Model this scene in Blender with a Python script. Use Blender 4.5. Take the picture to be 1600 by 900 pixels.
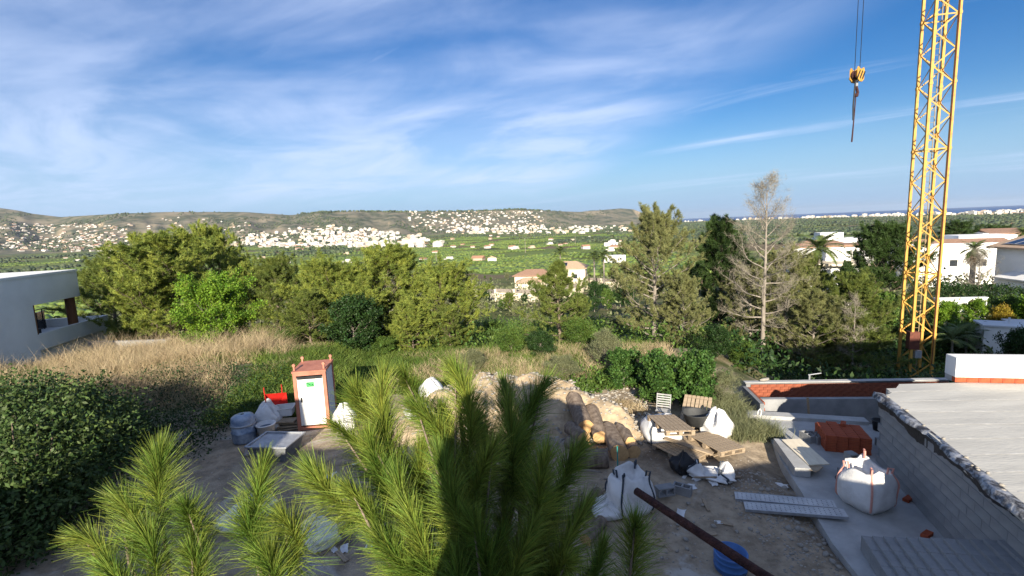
import bpy, math, random
import numpy as np
from mathutils import Vector, Matrix, Euler

for o in list(bpy.data.objects):
    bpy.data.objects.remove(o)
SC = bpy.context.scene
COL = SC.collection
R_ = math.radians

# ------------------------------------------------------------------ camera
F_PX, PITCH, ROLL, EYE = 738.0, R_(7.6), R_(2.35), 6.3
fw = np.array([0, math.cos(PITCH), -math.sin(PITCH)])
_r0 = np.array([1.0, 0, 0]); _u0 = np.cross(_r0, fw)
rt = math.cos(ROLL) * _r0 - math.sin(ROLL) * _u0
up = np.cross(rt, fw)
cam_d = bpy.data.cameras.new('camera')
cam = bpy.data.objects.new('camera', cam_d); COL.objects.link(cam)
cam_d.sensor_width = 36.0; cam_d.lens = 36.0 * F_PX / 1600.0
cam_d.clip_start = 0.05; cam_d.clip_end = 150000
cam.matrix_world = Matrix(((rt[0], up[0], -fw[0], 0), (rt[1], up[1], -fw[1], 0), (rt[2], up[2], -fw[2], EYE), (0, 0, 0, 1)))
SC.camera = cam

# ------------------------------------------------------------------ sky and sun
SUN_EL, SUN_AZ = R_(19.2), R_(1.9)          # light travels along +Y, a little to the right
W = bpy.data.worlds.new('World'); SC.world = W; W.use_nodes = True
nt = W.node_tree; N = nt.nodes; L = nt.links; N.clear()
def nd(t, **k):
    n = N.new(t)
    for a, b in k.items():
        if a.startswith('i_'):
            key = a[2:]
            n.inputs[int(key) if key.isdigit() else key].default_value = b
        else: setattr(n, a, b)
    return n
def math_(op, a, b=None, c=None, clamp=False):
    n = N.new('ShaderNodeMath'); n.operation = op; n.use_clamp = clamp
    for i, v in enumerate((a, b, c)):
        if v is None: continue
        if isinstance(v, (int, float)): n.inputs[i].default_value = v
        else: L.new(v, n.inputs[i])
    return n.outputs[0]
sky = nd('ShaderNodeTexSky', sky_type='NISHITA', sun_disc=False, sun_elevation=SUN_EL, sun_rotation=math.pi + SUN_AZ,
         altitude=60, air_density=1.0, dust_density=0.25, ozone_density=3.0)
hs = nd('ShaderNodeHueSaturation', i_Hue=0.512, i_Saturation=1.38, i_Value=0.80); L.new(sky.outputs[0], hs.inputs['Color'])
bg = nd('ShaderNodeBackground', i_Strength=0.068); L.new(hs.outputs[0], bg.inputs[0])
tc = nd('ShaderNodeTexCoord'); sx = nd('ShaderNodeSeparateXYZ'); L.new(tc.outputs['Generated'], sx.inputs[0])
zz = math_('MAXIMUM', math_('ADD', sx.outputs[2], 0.10), 0.02)
u_ = math_('DIVIDE', sx.outputs[0], zz); v_ = math_('DIVIDE', sx.outputs[1], zz)
def cloud(ang, su, sv, scale, detail, rough, dist, seed):
    ca, sa = math.cos(R_(ang)), math.sin(R_(ang))
    a = math_('MULTIPLY', math_('ADD', math_('MULTIPLY', u_, ca), math_('MULTIPLY', v_, sa)), su)
    b = math_('MULTIPLY', math_('SUBTRACT', math_('MULTIPLY', v_, ca), math_('MULTIPLY', u_, sa)), sv)
    cx = nd('ShaderNodeCombineXYZ', i_2=seed); L.new(a, cx.inputs[0]); L.new(b, cx.inputs[1])
    n = nd('ShaderNodeTexNoise', i_Scale=scale, i_Detail=detail, i_Roughness=rough, i_Distortion=dist)
    L.new(cx.outputs[0], n.inputs['Vector']); return n.outputs[0]
def ramp(v, lo, hi, a=0.0, b=1.0):
    n = nd('ShaderNodeMapRange', interpolation_type='SMOOTHSTEP'); L.new(v, n.inputs[0])
    for i, q in zip((1, 2, 3, 4), (lo, hi, a, b)): n.inputs[i].default_value = q
    return n.outputs[0]
veil = ramp(cloud(-24, 0.55, 1.0, 0.36, 6, 0.5, 0.7, 4.6), 0.28, 0.58)
wisp = ramp(cloud(-38, 0.35, 1.7, 0.9, 9, 0.6, 0.7, 9.2), 0.50, 0.72)
fine = ramp(cloud(-34, 0.8, 1.15, 1.05, 9, 0.58, 0.7, 1.3), 0.32, 0.64, 0.40, 1.0)
# a broad cirrus bank lies over the valley to the left, thinning out to the right and away to the coast
bank = ramp(math_('ADD', u_, math_('MULTIPLY', v_, 0.12)), 0.9, 1.8, 1.0, 0.0)
bank2 = ramp(v_, 4.6, 7.2, 1.0, 0.12)
veil_m = math_('MULTIPLY', math_('MULTIPLY', veil, bank), math_('MULTIPLY', fine, bank2))
tot = math_('MAXIMUM', math_('MULTIPLY', veil_m, 0.78), math_('MULTIPLY', math_('MULTIPLY', wisp, fine), 0.62))
tot = math_('MULTIPLY', tot, ramp(sx.outputs[2], 0.005, 0.09))
bgc = nd('ShaderNodeBackground', i_Color=(0.50, 0.59, 0.80, 1), i_Strength=0.68)
bgh = nd('ShaderNodeBackground', i_Color=(0.24, 0.40, 0.64, 1), i_Strength=0.64)
mh = nd('ShaderNodeMixShader'); L.new(ramp(sx.outputs[2], 0.0, 0.20, 0.92, 0.0), mh.inputs[0]); L.new(bg.outputs[0], mh.inputs[1]); L.new(bgh.outputs[0], mh.inputs[2])
mx = nd('ShaderNodeMixShader'); L.new(tot, mx.inputs[0]); L.new(mh.outputs[0], mx.inputs[1]); L.new(bgc.outputs[0], mx.inputs[2])
wo = nd('ShaderNodeOutputWorld'); L.new(mx.outputs[0], wo.inputs[0])

sun_d = bpy.data.lights.new('sun', 'SUN'); sun_d.energy = 5.0; sun_d.angle = R_(0.5); sun_d.color = (1.0, 0.90, 0.74)
sun = bpy.data.objects.new('sun', sun_d); COL.objects.link(sun)
S_DIR = Vector((math.sin(SUN_AZ) * math.cos(SUN_EL), math.cos(SUN_AZ) * math.cos(SUN_EL), -math.sin(SUN_EL)))
sun.rotation_euler = S_DIR.to_track_quat('-Z', 'Y').to_euler(); sun.location = (0, -30, 40)

vs = SC.view_settings; vs.view_transform = 'Standard'; vs.look = 'None'; vs.exposure = 1.14; vs.gamma = 1.0
SC.render.engine = 'CYCLES'
SC.cycles.max_bounces = 5; SC.cycles.diffuse_bounces = 3; SC.cycles.glossy_bounces = 2; SC.cycles.transmission_bounces = 3
SC.cycles.transparent_max_bounces = 4; SC.cycles.caustics_reflective = False; SC.cycles.caustics_refractive = False
SC.cycles.use_denoising = True

# ------------------------------------------------------------------ helpers
def ray(x, y): return fw + rt * (x - 800) / F_PX - up * (y - 450) / F_PX
def gz(x, y, z=0.0):
    d = ray(x, y); t = (z - EYE) / d[2]; return Vector((t * d[0], t * d[1], z))
def at(x, y, Y):
    d = ray(x, y); t = Y / d[1]; return Vector((t * d[0], Y, EYE + t * d[2]))
def azel(x, y):
    d = ray(x, y); return math.atan2(d[0], d[1]), math.atan2(d[2], math.hypot(d[0], d[1]))

def tag(o, label=None, cat=None, group=None, kind=None):
    if label: o['label'] = label
    if cat: o['category'] = cat
    if group: o['group'] = group
    if kind: o['kind'] = kind
    return o
def empty(name, loc=(0, 0, 0), rz=0.0, label=None, cat=None, group=None):
    o = bpy.data.objects.new(name, None); COL.objects.link(o); o.location = loc; o.rotation_euler = (0, 0, rz)
    o.empty_display_size = 0.1
    return tag(o, label, cat, group)
def link(name, me, parent=None, loc=None, rot=None, scale=None):
    o = bpy.data.objects.new(name, me); COL.objects.link(o)
    if parent: o.parent = parent
    if loc is not None: o.location = loc
    if rot is not None: o.rotation_euler = rot
    if scale is not None: o.scale = scale
    return o
KIDS = {}
def copy_tree(o, parent=None):
    c = o.copy(); COL.objects.link(c)
    if parent: c.parent = parent
    for ch in o.children: copy_tree(ch, c)
    return c

def npmesh(name, V, Fc, m=None, smooth=False):
    me = bpy.data.meshes.new(name); V = np.asarray(V, np.float32); Fc = np.asarray(Fc, np.int32); k = Fc.shape[1]
    me.vertices.add(len(V)); me.vertices.foreach_set('co', V.ravel())
    me.loops.add(Fc.size); me.loops.foreach_set('vertex_index', Fc.ravel())
    me.polygons.add(len(Fc)); me.polygons.foreach_set('loop_start', np.arange(0, Fc.size, k, dtype=np.int32))
    if smooth: me.polygons.foreach_set('use_smooth', np.ones(len(Fc), bool))
    me.update(calc_edges=True)
    if m: me.materials.append(m)
    return me

class MB:
    def __init__(s): s.v = []; s.f = []; s.mi = []; s.cur = 0
    def add(s, V, Fs, M=None):
        b = len(s.v)
        for p in V:
            p = Vector(p); s.v.append(M @ p if M else p)
        for f in Fs: s.f.append([b + i for i in f]); s.mi.append(s.cur)
        return s
    def box(s, c, d, rot=None, taper=1.0, bev=0.0):
        x, y, z = d[0] / 2, d[1] / 2, d[2] / 2
        M = Matrix.Translation(c) @ (Euler(rot).to_matrix().to_4x4() if rot is not None else Matrix())
        if bev <= 0:
            V = [(sx_ * x * (taper if sz > 0 else 1), sy * y * (taper if sz > 0 else 1), sz * z) for sz in (-1, 1) for sx_, sy in ((-1, -1), (1, -1), (1, 1), (-1, 1))]
            return s.add(V, [(0, 3, 2, 1), (4, 5, 6, 7), (0, 1, 5, 4), (1, 2, 6, 5), (2, 3, 7, 6), (3, 0, 4, 7)], M)
        b = min(bev, x * .9, y * .9, z * .9)
        def ring(xx, yy, zz): return [(-xx, -yy, zz), (xx, -yy, zz), (xx, yy, zz), (-xx, yy, zz)]
        V = ring(x - b, y - b, -z) + ring(x, y, -z + b) + ring(x, y, z - b) + ring(x - b, y - b, z)
        Fs = [(3, 2, 1, 0), (12, 13, 14, 15)]
        for k in range(3):
            for i in range(4): Fs.append((4 * k + i, 4 * k + (i + 1) % 4, 4 * k + 4 + (i + 1) % 4, 4 * k + 4 + i))
        return s.add(V, Fs, M)
    def tube(s, pts, rad, n=8, cap=True, flat=None):
        pts = [Vector(p) for p in pts]
        if isinstance(rad, (int, float)): rad = [rad] * len(pts)
        b = len(s.v); prev = None
        for i, p in enumerate(pts):
            d = (pts[min(i + 1, len(pts) - 1)] - pts[max(i - 1, 0)]).normalized()
            a = Vector((0, 0, 1)) if abs(d.z) < .92 else Vector((1, 0, 0))
            if prev is not None: a = prev
            e1 = (a - d * a.dot(d)).normalized(); e2 = d.cross(e1); prev = e1
            for k in range(n):
                t = 2 * math.pi * k / n; s.v.append(p + (e1 * math.cos(t) + e2 * math.sin(t)) * rad[i])
        for i in range(len(pts) - 1):
            for k in range(n):
                s.f.append([b + i * n + k, b + i * n + (k + 1) % n, b + (i + 1) * n + (k + 1) % n, b + (i + 1) * n + k]); s.mi.append(s.cur)
        if cap:
            s.f.append([b + k for k in range(n)][::-1]); s.mi.append(s.cur)
            q = b + (len(pts) - 1) * n; s.f.append([q + k for k in range(n)]); s.mi.append(s.cur)
        return s
    def lathe(s, prof, n=20, M=None, cap0=True, cap1=False, wob=None):
        b = len(s.v)
        for r, z in prof:
            for k in range(n):
                t = 2 * math.pi * k / n; rr = r * (wob(t, z) if wob else 1)
                p = Vector((rr * math.cos(t), rr * math.sin(t), z)); s.v.append(M @ p if M else p)
        for i in range(len(prof) - 1):
            for k in range(n):
                s.f.append([b + i * n + k, b + i * n + (k + 1) % n, b + (i + 1) * n + (k + 1) % n, b + (i + 1) * n + k]); s.mi.append(s.cur)
        if cap0: s.f.append([b + k for k in range(n)][::-1]); s.mi.append(s.cur)
        if cap1: s.f.append([b + (len(prof) - 1) * n + k for k in range(n)]); s.mi.append(s.cur)
        return s
    def prism(s, poly, z0, z1, M=None):
        n = len(poly); V = [(p[0], p[1], z0) for p in poly] + [(p[0], p[1], z1) for p in poly]
        return s.add(V, [list(range(n))[::-1], list(range(n, 2 * n))] + [(i, (i + 1) % n, n + (i + 1) % n, n + i) for i in range(n)], M)
    def grid(s, P, closed=False):
        """P[i][j] points -> quads"""
        b = len(s.v); a = len(P); c = len(P[0])
        for row in P:
            for p in row: s.v.append(Vector(p))
        for i in range(a - 1):
            for j in range(c - (0 if closed else 1)):
                s.f.append([b + i * c + j, b + i * c + (j + 1) % c, b + (i + 1) * c + (j + 1) % c, b + (i + 1) * c + j]); s.mi.append(s.cur)
        return s
    def mesh(s, name, *mats, smooth=False):
        me = bpy.data.meshes.new(name); me.from_pydata([tuple(p) for p in s.v], [], s.f)
        for m in mats: me.materials.append(m)
        if len(mats) > 1: me.polygons.foreach_set('material_index', s.mi)
        if smooth: me.polygons.foreach_set('use_smooth', [True] * len(me.polygons))
        me.update(); return me
    def build(s, name, m, parent=None, loc=None, rot=None, smooth=False):
        mats = m if isinstance(m, (list, tuple)) else [m]
        return link(name, s.mesh(name, *mats, smooth=smooth), parent, loc, rot)
def smooth_by_angle(o, deg=35):
    me = o.data
    me.polygons.foreach_set('use_smooth', [True] * len(me.polygons))
    try: me.set_sharp_from_angle(angle=R_(deg))
    except Exception: pass
    return o

# value noise
_rs = np.random.RandomState(5); _T = _rs.rand(256, 256)
def vnoise(x, y):
    x = np.asarray(x, float); y = np.asarray(y, float)
    xi = np.floor(x).astype(int); yi = np.floor(y).astype(int); fx = x - xi; fy = y - yi
    fx = fx * fx * (3 - 2 * fx); fy = fy * fy * (3 - 2 * fy)
    a = _T[xi % 256, yi % 256]; b = _T[(xi + 1) % 256, yi % 256]; c = _T[xi % 256, (yi + 1) % 256]; d = _T[(xi + 1) % 256, (yi + 1) % 256]
    return (a * (1 - fx) + b * fx) * (1 - fy) + (c * (1 - fx) + d * fx) * fy - .5
def fbm(x, y, o=4):
    s = 0; a = 1.0
    for k in range(o): s = s + a * vnoise(x * 2 ** k + 17 * k, y * 2 ** k + 31 * k); a *= .5
    return s
def sstep(a, b, x): t = np.clip((np.asarray(x, float) - a) / (b - a), 0, 1); return t * t * (3 - 2 * t)

# ------------------------------------------------------------------ materials
MATS = {}
def mat(name, c1, c2=None, rough=.85, scale=6.0, bump=0.0, bscale=None, metal=0.0, spec=0.3, detail=5, lo=.35, hi=.65, stretch=None, c3=None, coord='Object', trans=0.0, island=0.0, isl_hue=0.0, emit=None):
    if name in MATS: return MATS[name]
    m = bpy.data.materials.new(name); m.use_nodes = True; t = m.node_tree; n = t.nodes; l = t.links
    b = n['Principled BSDF']; b.inputs['Roughness'].default_value = rough; b.inputs['Metallic'].default_value = metal
    b.inputs['Specular IOR Level'].default_value = spec
    if c2 is None: c2 = tuple(v * .78 for v in c1)
    tc = n.new('ShaderNodeTexCoord'); vec = tc.outputs[coord]
    if stretch:
        mp = n.new('ShaderNodeMapping'); mp.inputs['Scale'].default_value = stretch; l.new(vec, mp.inputs[0]); vec = mp.outputs[0]
    nz = n.new('ShaderNodeTexNoise'); nz.inputs['Scale'].default_value = scale; nz.inputs['Detail'].default_value = detail; nz.inputs['Roughness'].default_value = .62
    l.new(vec, nz.inputs['Vector'])
    cr = n.new('ShaderNodeValToRGB'); e = cr.color_ramp.elements
    e[0].position = lo; e[1].position = hi; e[0].color = (*c2, 1); e[1].color = (*c1, 1)
    if c3: x = e.new(.5 * (lo + hi)); x.color = (*c3, 1)
    l.new(nz.outputs[0], cr.inputs[0]); col = cr.outputs[0]
    if island > 0:
        ge = n.new('ShaderNodeNewGeometry'); h = n.new('ShaderNodeHueSaturation')
        mr = n.new('ShaderNodeMapRange'); mr.inputs[3].default_value = 1 - island; mr.inputs[4].default_value = 1 + island
        l.new(ge.outputs['Random Per Island'], mr.inputs[0]); l.new(mr.outputs[0], h.inputs['Value'])
        if isl_hue:
            m2 = n.new('ShaderNodeMapRange'); m2.inputs[3].default_value = .5 - isl_hue; m2.inputs[4].default_value = .5 + isl_hue
            ml = n.new('ShaderNodeMath'); ml.operation = 'FRACT'; mm = n.new('ShaderNodeMath'); mm.operation = 'MULTIPLY'; mm.inputs[1].default_value = 7.31
            l.new(ge.outputs['Random Per Island'], mm.inputs[0]); l.new(mm.outputs[0], ml.inputs[0]); l.new(ml.outputs[0], m2.inputs[0]); l.new(m2.outputs[0], h.inputs['Hue'])
        l.new(col, h.inputs['Color']); col = h.outputs[0]
    l.new(col, b.inputs['Base Color'])
    if bump:
        n2 = n.new('ShaderNodeTexNoise'); n2.inputs['Scale'].default_value = bscale or scale * 4; n2.inputs['Detail'].default_value = 5; l.new(vec, n2.inputs['Vector'])
        bp = n.new('ShaderNodeBump'); bp.inputs['Strength'].default_value = bump; bp.inputs['Distance'].default_value = .03
        l.new(n2.outputs[0], bp.inputs['Height']); l.new(bp.outputs[0], b.inputs['Normal'])
    if trans:
        tr = n.new('ShaderNodeBsdfTranslucent'); l.new(col, tr.inputs[0]); ms = n.new('ShaderNodeMixShader'); ms.inputs[0].default_value = trans
        l.new(b.outputs[0], ms.inputs[1]); l.new(tr.outputs[0], ms.inputs[2]); l.new(ms.outputs[0], n['Material Output'].inputs[0])
    MATS[name] = m; return m
def leafm(name, c, c2, tr=.28, isl=.35, hue=.02, scale=1.2): return mat(name, c, c2, rough=.55, scale=scale, trans=tr, island=isl, isl_hue=hue, spec=.25, detail=2)

concrete = mat('concrete', (.44, .44, .43), (.33, .33, .32), .9, 2.2, .25, 30)
block_m = mat('concrete_block', (.34, .34, .335), (.19, .195, .20), .95, 1.6, .5, 45, island=.12, lo=.3, hi=.7)
deck_m = mat('mortar_deck', (.58, .56, .50), (.40, .39, .355), .9, 1.1, .25, 18, stretch=(.4, 2.2, 1), lo=.30, hi=.72)
white_wall = mat('white_render', (.82, .81, .78), (.70, .69, .66), .9, .5, .1, 20, lo=.3, hi=.6, detail=8)
cream_wall = mat('cream_render', (.68, .60, .47), (.60, .52, .40), .9, .8)
grey_wall = mat('pale_grey_render', (.62, .64, .66), (.55, .57, .6), .9, .8)
tile_m = mat('roof_tile', (.36, .22, .15), (.25, .15, .10), .85, 3)
pale_tile = mat('pale_roof_tile', (.50, .36, .24), (.38, .26, .17), .85, 3)
brick_m = mat('red_brick', (.29, .088, .045), (.19, .052, .028), .9, 9, .3, 50, island=.22)
glass_m = mat('dark_glass', (.03, .035, .045), (.02, .025, .03), .08, 2, spec=.6)
solar_m = mat('solar_cell', (.015, .02, .045), (.01, .013, .03), .12, 4, spec=.6)
bark_m = mat('pine_bark', (.26, .205, .155), (.11, .08, .06), .95, 9, .8, 30, stretch=(1, 1, .3))
greybark = mat('grey_bark', (.30, .265, .22), (.18, .155, .13), .95, 8, .4, 30, stretch=(1, 1, .3))
deadwood = mat('dead_twig', (.30, .27, .21), (.20, .175, .135), .95, 8)
cutwood = mat('cut_wood', (.56, .36, .17), (.42, .25, .11), .85, 7, .1)
wood_m = mat('weathered_wood', (.40, .31, .21), (.25, .19, .13), .9, 5, .25, 30, stretch=(1, 6, 6), island=.15)
ply_m = mat('pale_board', (.76, .68, .52), (.64, .56, .42), .85, 3, stretch=(1, 5, 1))
yellow_m = mat('crane_yellow', (.53, .29, .055), (.34, .165, .03), .55, 3.5, spec=.35, lo=.28, hi=.5, detail=9)
crane_rust = mat('crane_dark_paint', (.16, .05, .03), (.09, .03, .02), .7, 5)
black_m = mat('black_plastic', (.02, .02, .022), (.012, .012, .014), .5, 5)
steel_m = mat('galvanised_steel', (.42, .44, .46), (.30, .31, .33), .5, 6, metal=.4)
rust_m = mat('rusty_pipe', (.085, .035, .028), (.03, .012, .012), .95, 22, .8, 60)
bag_m = mat('woven_white_bag', (.72, .71, .69), (.50, .485, .46), .75, 2.2, .3, 40, lo=.25, hi=.55, detail=8)
strap_m = mat('pale_red_strap', (.62, .30, .24), (.5, .24, .2), .8, 10)
dstrap_m = mat('dark_strap', (.06, .07, .09), (.04, .05, .06), .8, 10)
bluebarrel = mat('blue_plastic', (.06, .17, .42), (.04, .12, .32), .45, 3, spec=.4)
redpaint = mat('red_paint', (.50, .02, .015), (.36, .015, .01), .5, 5)
salmon = mat('salmon_steel', (.46, .19, .125), (.34, .13, .085), .6, 4)
offwhite = mat('off_white_panel', (.80, .79, .74), (.72, .70, .65), .6, 2)
greenlabel = mat('green_sticker', (.08, .42, .12), (.06, .36, .10), .5, 3)
terracotta = mat('terracotta', (.40, .095, .04), (.28, .06, .028), .9, 8, .2, island=.15)
bitumen = mat('bitumen', (.035, .036, .04), (.018, .018, .02), .6, 5, .4, 25)
foil = mat('foil_flashing', (.42, .43, .45), (.05, .05, .055), .5, 5, .8, 14, metal=.3, lo=.42, hi=.6)
sand_m = mat('stony_sand', (.50, .39, .255), (.30, .225, .14), .95, 2.6, 1.0, 9, island=0)
stone_m = mat('pale_stone', (.36, .33, .285), (.24, .22, .19), .9, 5, .3, island=.2)
brownwood = mat('brown_cladding', (.20, .09, .04), (.13, .055, .025), .6, 5, stretch=(6, 6, .6))

needle_lit = leafm('pine_needle_yellowgreen', (.285, .325, .06), (.14, .19, .036), .28, .38, .02)
needle_mid = leafm('pine_needle_green', (.165, .20, .042), (.085, .12, .025), .22, .36, .015)
needle_dark = leafm('pine_needle_dark', (.06, .105, .025), (.035, .065, .016), .22, .3, .015)
needle_grey = leafm('pine_needle_greygreen', (.23, .235, .09), (.15, .165, .06), .22, .3, .02)
needle_near = leafm('young_pine_needle', (.245, .295, .05), (.115, .19, .028), .36, .55, .028, 3)
leaf_bright = leafm('bright_leaf', (.20, .32, .03), (.11, .21, .02), .38, .35, .02)
leaf_mid = leafm('mid_leaf', (.11, .175, .032), (.06, .11, .02), .28, .4, .02)
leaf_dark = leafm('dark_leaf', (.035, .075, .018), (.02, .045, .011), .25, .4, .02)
leaf_olive = leafm('olive_leaf', (.21, .22, .11), (.13, .145, .075), .22, .35, .02)
leaf_fig = leafm('fig_leaf', (.075, .15, .03), (.042, .095, .02), .3, .4, .015)
leaf_yellow = leafm('yellowing_leaf', (.34, .25, .03), (.22, .17, .02), .3, .35, .02)
dry_grass = leafm('dry_grass', (.52, .42, .26), (.36, .28, .165), .3, .35, .015)
green_grass = leafm('green_grass', (.15, .21, .04), (.085, .14, .025), .3, .4, .025)

# ------------------------------------------------------------------ terrain
_PR = [0, 20, 24, 30, 45, 70, 130, 200, 350, 600, 1000, 3000, 14000]
_PZ = [0, .1, -.1, -1.6, -4.2, -7.2, -12.4, -17, -25, -31, -34, -37, -41]
_ridge = [(-300, 318), (-120, 318), (0, 325), (30, 329), (52, 334), (95, 339), (180, 334), (262, 331), (380, 331), (455, 336), (470, 334), (500, 331), (560, 330), (650, 331), (745, 329), (812, 326.5), (850, 329), (905, 331), (970, 325.5), (990, 327), (1000, 331)]
_RA = np.array([azel(*p)[0] for p in _ridge]); _RE = np.array([math.tan(azel(*p)[1]) for p in _ridge])
_A_END = azel(1004, 340)[0]
_BASE_R = [(-300, 2300), (0, 2200), (200, 2300), (400, 2050), (700, 2300), (850, 2900), (1000, 3600)]
_BA = np.array([azel(p[0], 350)[0] for p in _BASE_R]); _BR = np.array([p[1] for p in _BASE_R], float)
_RR = [(-300, 4600), (0, 4600), (80, 4200), (180, 3700), (460, 3500), (500, 3300), (850, 3700), (1000, 4700)]
_RRA = np.array([azel(p[0], 350)[0] for p in _RR]); _RRR = np.array([p[1] for p in _RR], float)
SEA_Z = -46.0
_CO = [(1000, 6400), (1100, 6200), (1250, 5200), (1400, 4500), (1600, 3900), (2400, 3600)]
_COA = np.array([azel(p[0], 340)[0] for p in _CO]); _COR = np.array([p[1] for p in _CO], float)

def Hh(x, y):
    x = np.asarray(x, float); y = np.asarray(y, float)
    r = np.hypot(x, y); az = np.arctan2(x, y)
    z = np.interp(r * (1 - .25 * (1 - sstep(R_(-34), R_(-14), az)) * sstep(15, 20, r) * (1 - sstep(45, 110, r))), _PR, _PZ)
    front = sstep(-.2, .3, np.cos(az))
    z = np.where(r < 400, z * front, z)
    s = sstep(R_(20), R_(38), az) * sstep(26, 50, r) * (1 - sstep(120, 300, r))
    z = z * (1 - .33 * s)
    z = z - 1.7 * sstep(R_(22), R_(34), az) * sstep(17, 24, r) * (1 - sstep(40, 60, r))
    z = z + fbm(x * .35, y * .35, 4) * (.08 + .35 * sstep(19, 32, r)) + fbm(x * .03, y * .03, 4) * 2.2 * sstep(40, 120, r) * (1 - sstep(500, 900, r))
    # weedy bank behind the yard on the left
    z = z + .55 * sstep(-6.5, -10, x) * sstep(15.5, 19, y) * (1 - sstep(23, 28, r)) * (1 - sstep(25, 33, r))
    # footing trench
    z = z - .55 * sstep(7.0, 7.6, x) * (1 - sstep(13.5, 14.5, x)) * sstep(12.7, 13.2, y) * (1 - sstep(15.5, 16.2, y))
    z = z - .25 * sstep(5.4, 6.6, x) * (1 - sstep(11.0, 13, y)) * sstep(4, 6, y)
    # the hills across the plain
    br = np.interp(az, _BA, _BR); rr = np.interp(az, _RRA, _RRR); te = np.interp(az, _RA, _RE)
    inh = (1 - sstep(_A_END - .004, _A_END + .006, az)) * sstep(R_(-88), R_(-60), az)
    zr = EYE + te * rr
    t = np.clip((r - br) / (rr - br), 0, 1)
    shape = .30 * t + .70 * t ** 1.7
    spur = fbm(az * 26, r * .0012, 4); sp2 = fbm(x * .0035, y * .0035, 5)
    hz = -36 + (zr + 36) * shape + (spur * 60 + sp2 * 34) * np.sin(np.pi * t) * (.35 + .65 * t) * (zr + 36) / 200.0
    # keep the skyline as the ridge itself
    lim = EYE + te * r
    hz = np.minimum(hz, lim - 1.5 * (1 - t) * 10)
    back = sstep(rr, rr + 1500, r)
    hz = np.where(r > rr, zr + fbm(x * .004, y * .004, 3) * 5 * 0 - back * (zr + 50), hz)
    hz = np.where(r > rr, np.minimum(hz, zr - (r - rr) * .02), hz)
    z = np.where((r > br), z * (1 - inh) + np.maximum(hz, -45) * inh, z)
    # coast to the right
    cr = np.interp(az, _COA, _COR)
    cm = sstep(_A_END - .01, _A_END + .012, az)
    z = z - cm * sstep(cr - 60, cr + 250, r) * 30
    return z
def H1(x, y): return float(Hh(np.array([x]), np.array([y]))[0])
_rs_ = np.concatenate([np.linspace(9, 60, 400), np.geomspace(60.3, 7000, 1500)])
def hit(px, py):
    d = ray(px, py); k = math.hypot(d[0], d[1]); t = _rs_ / k
    X = d[0] * t; Y = d[1] * t; Z = EYE + d[2] * t
    below = np.nonzero(Z < Hh(X, Y))[0]
    if len(below) == 0: return None
    i = below[0]; return Vector((X[i], Y[i], H1(X[i], Y[i])))

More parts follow.
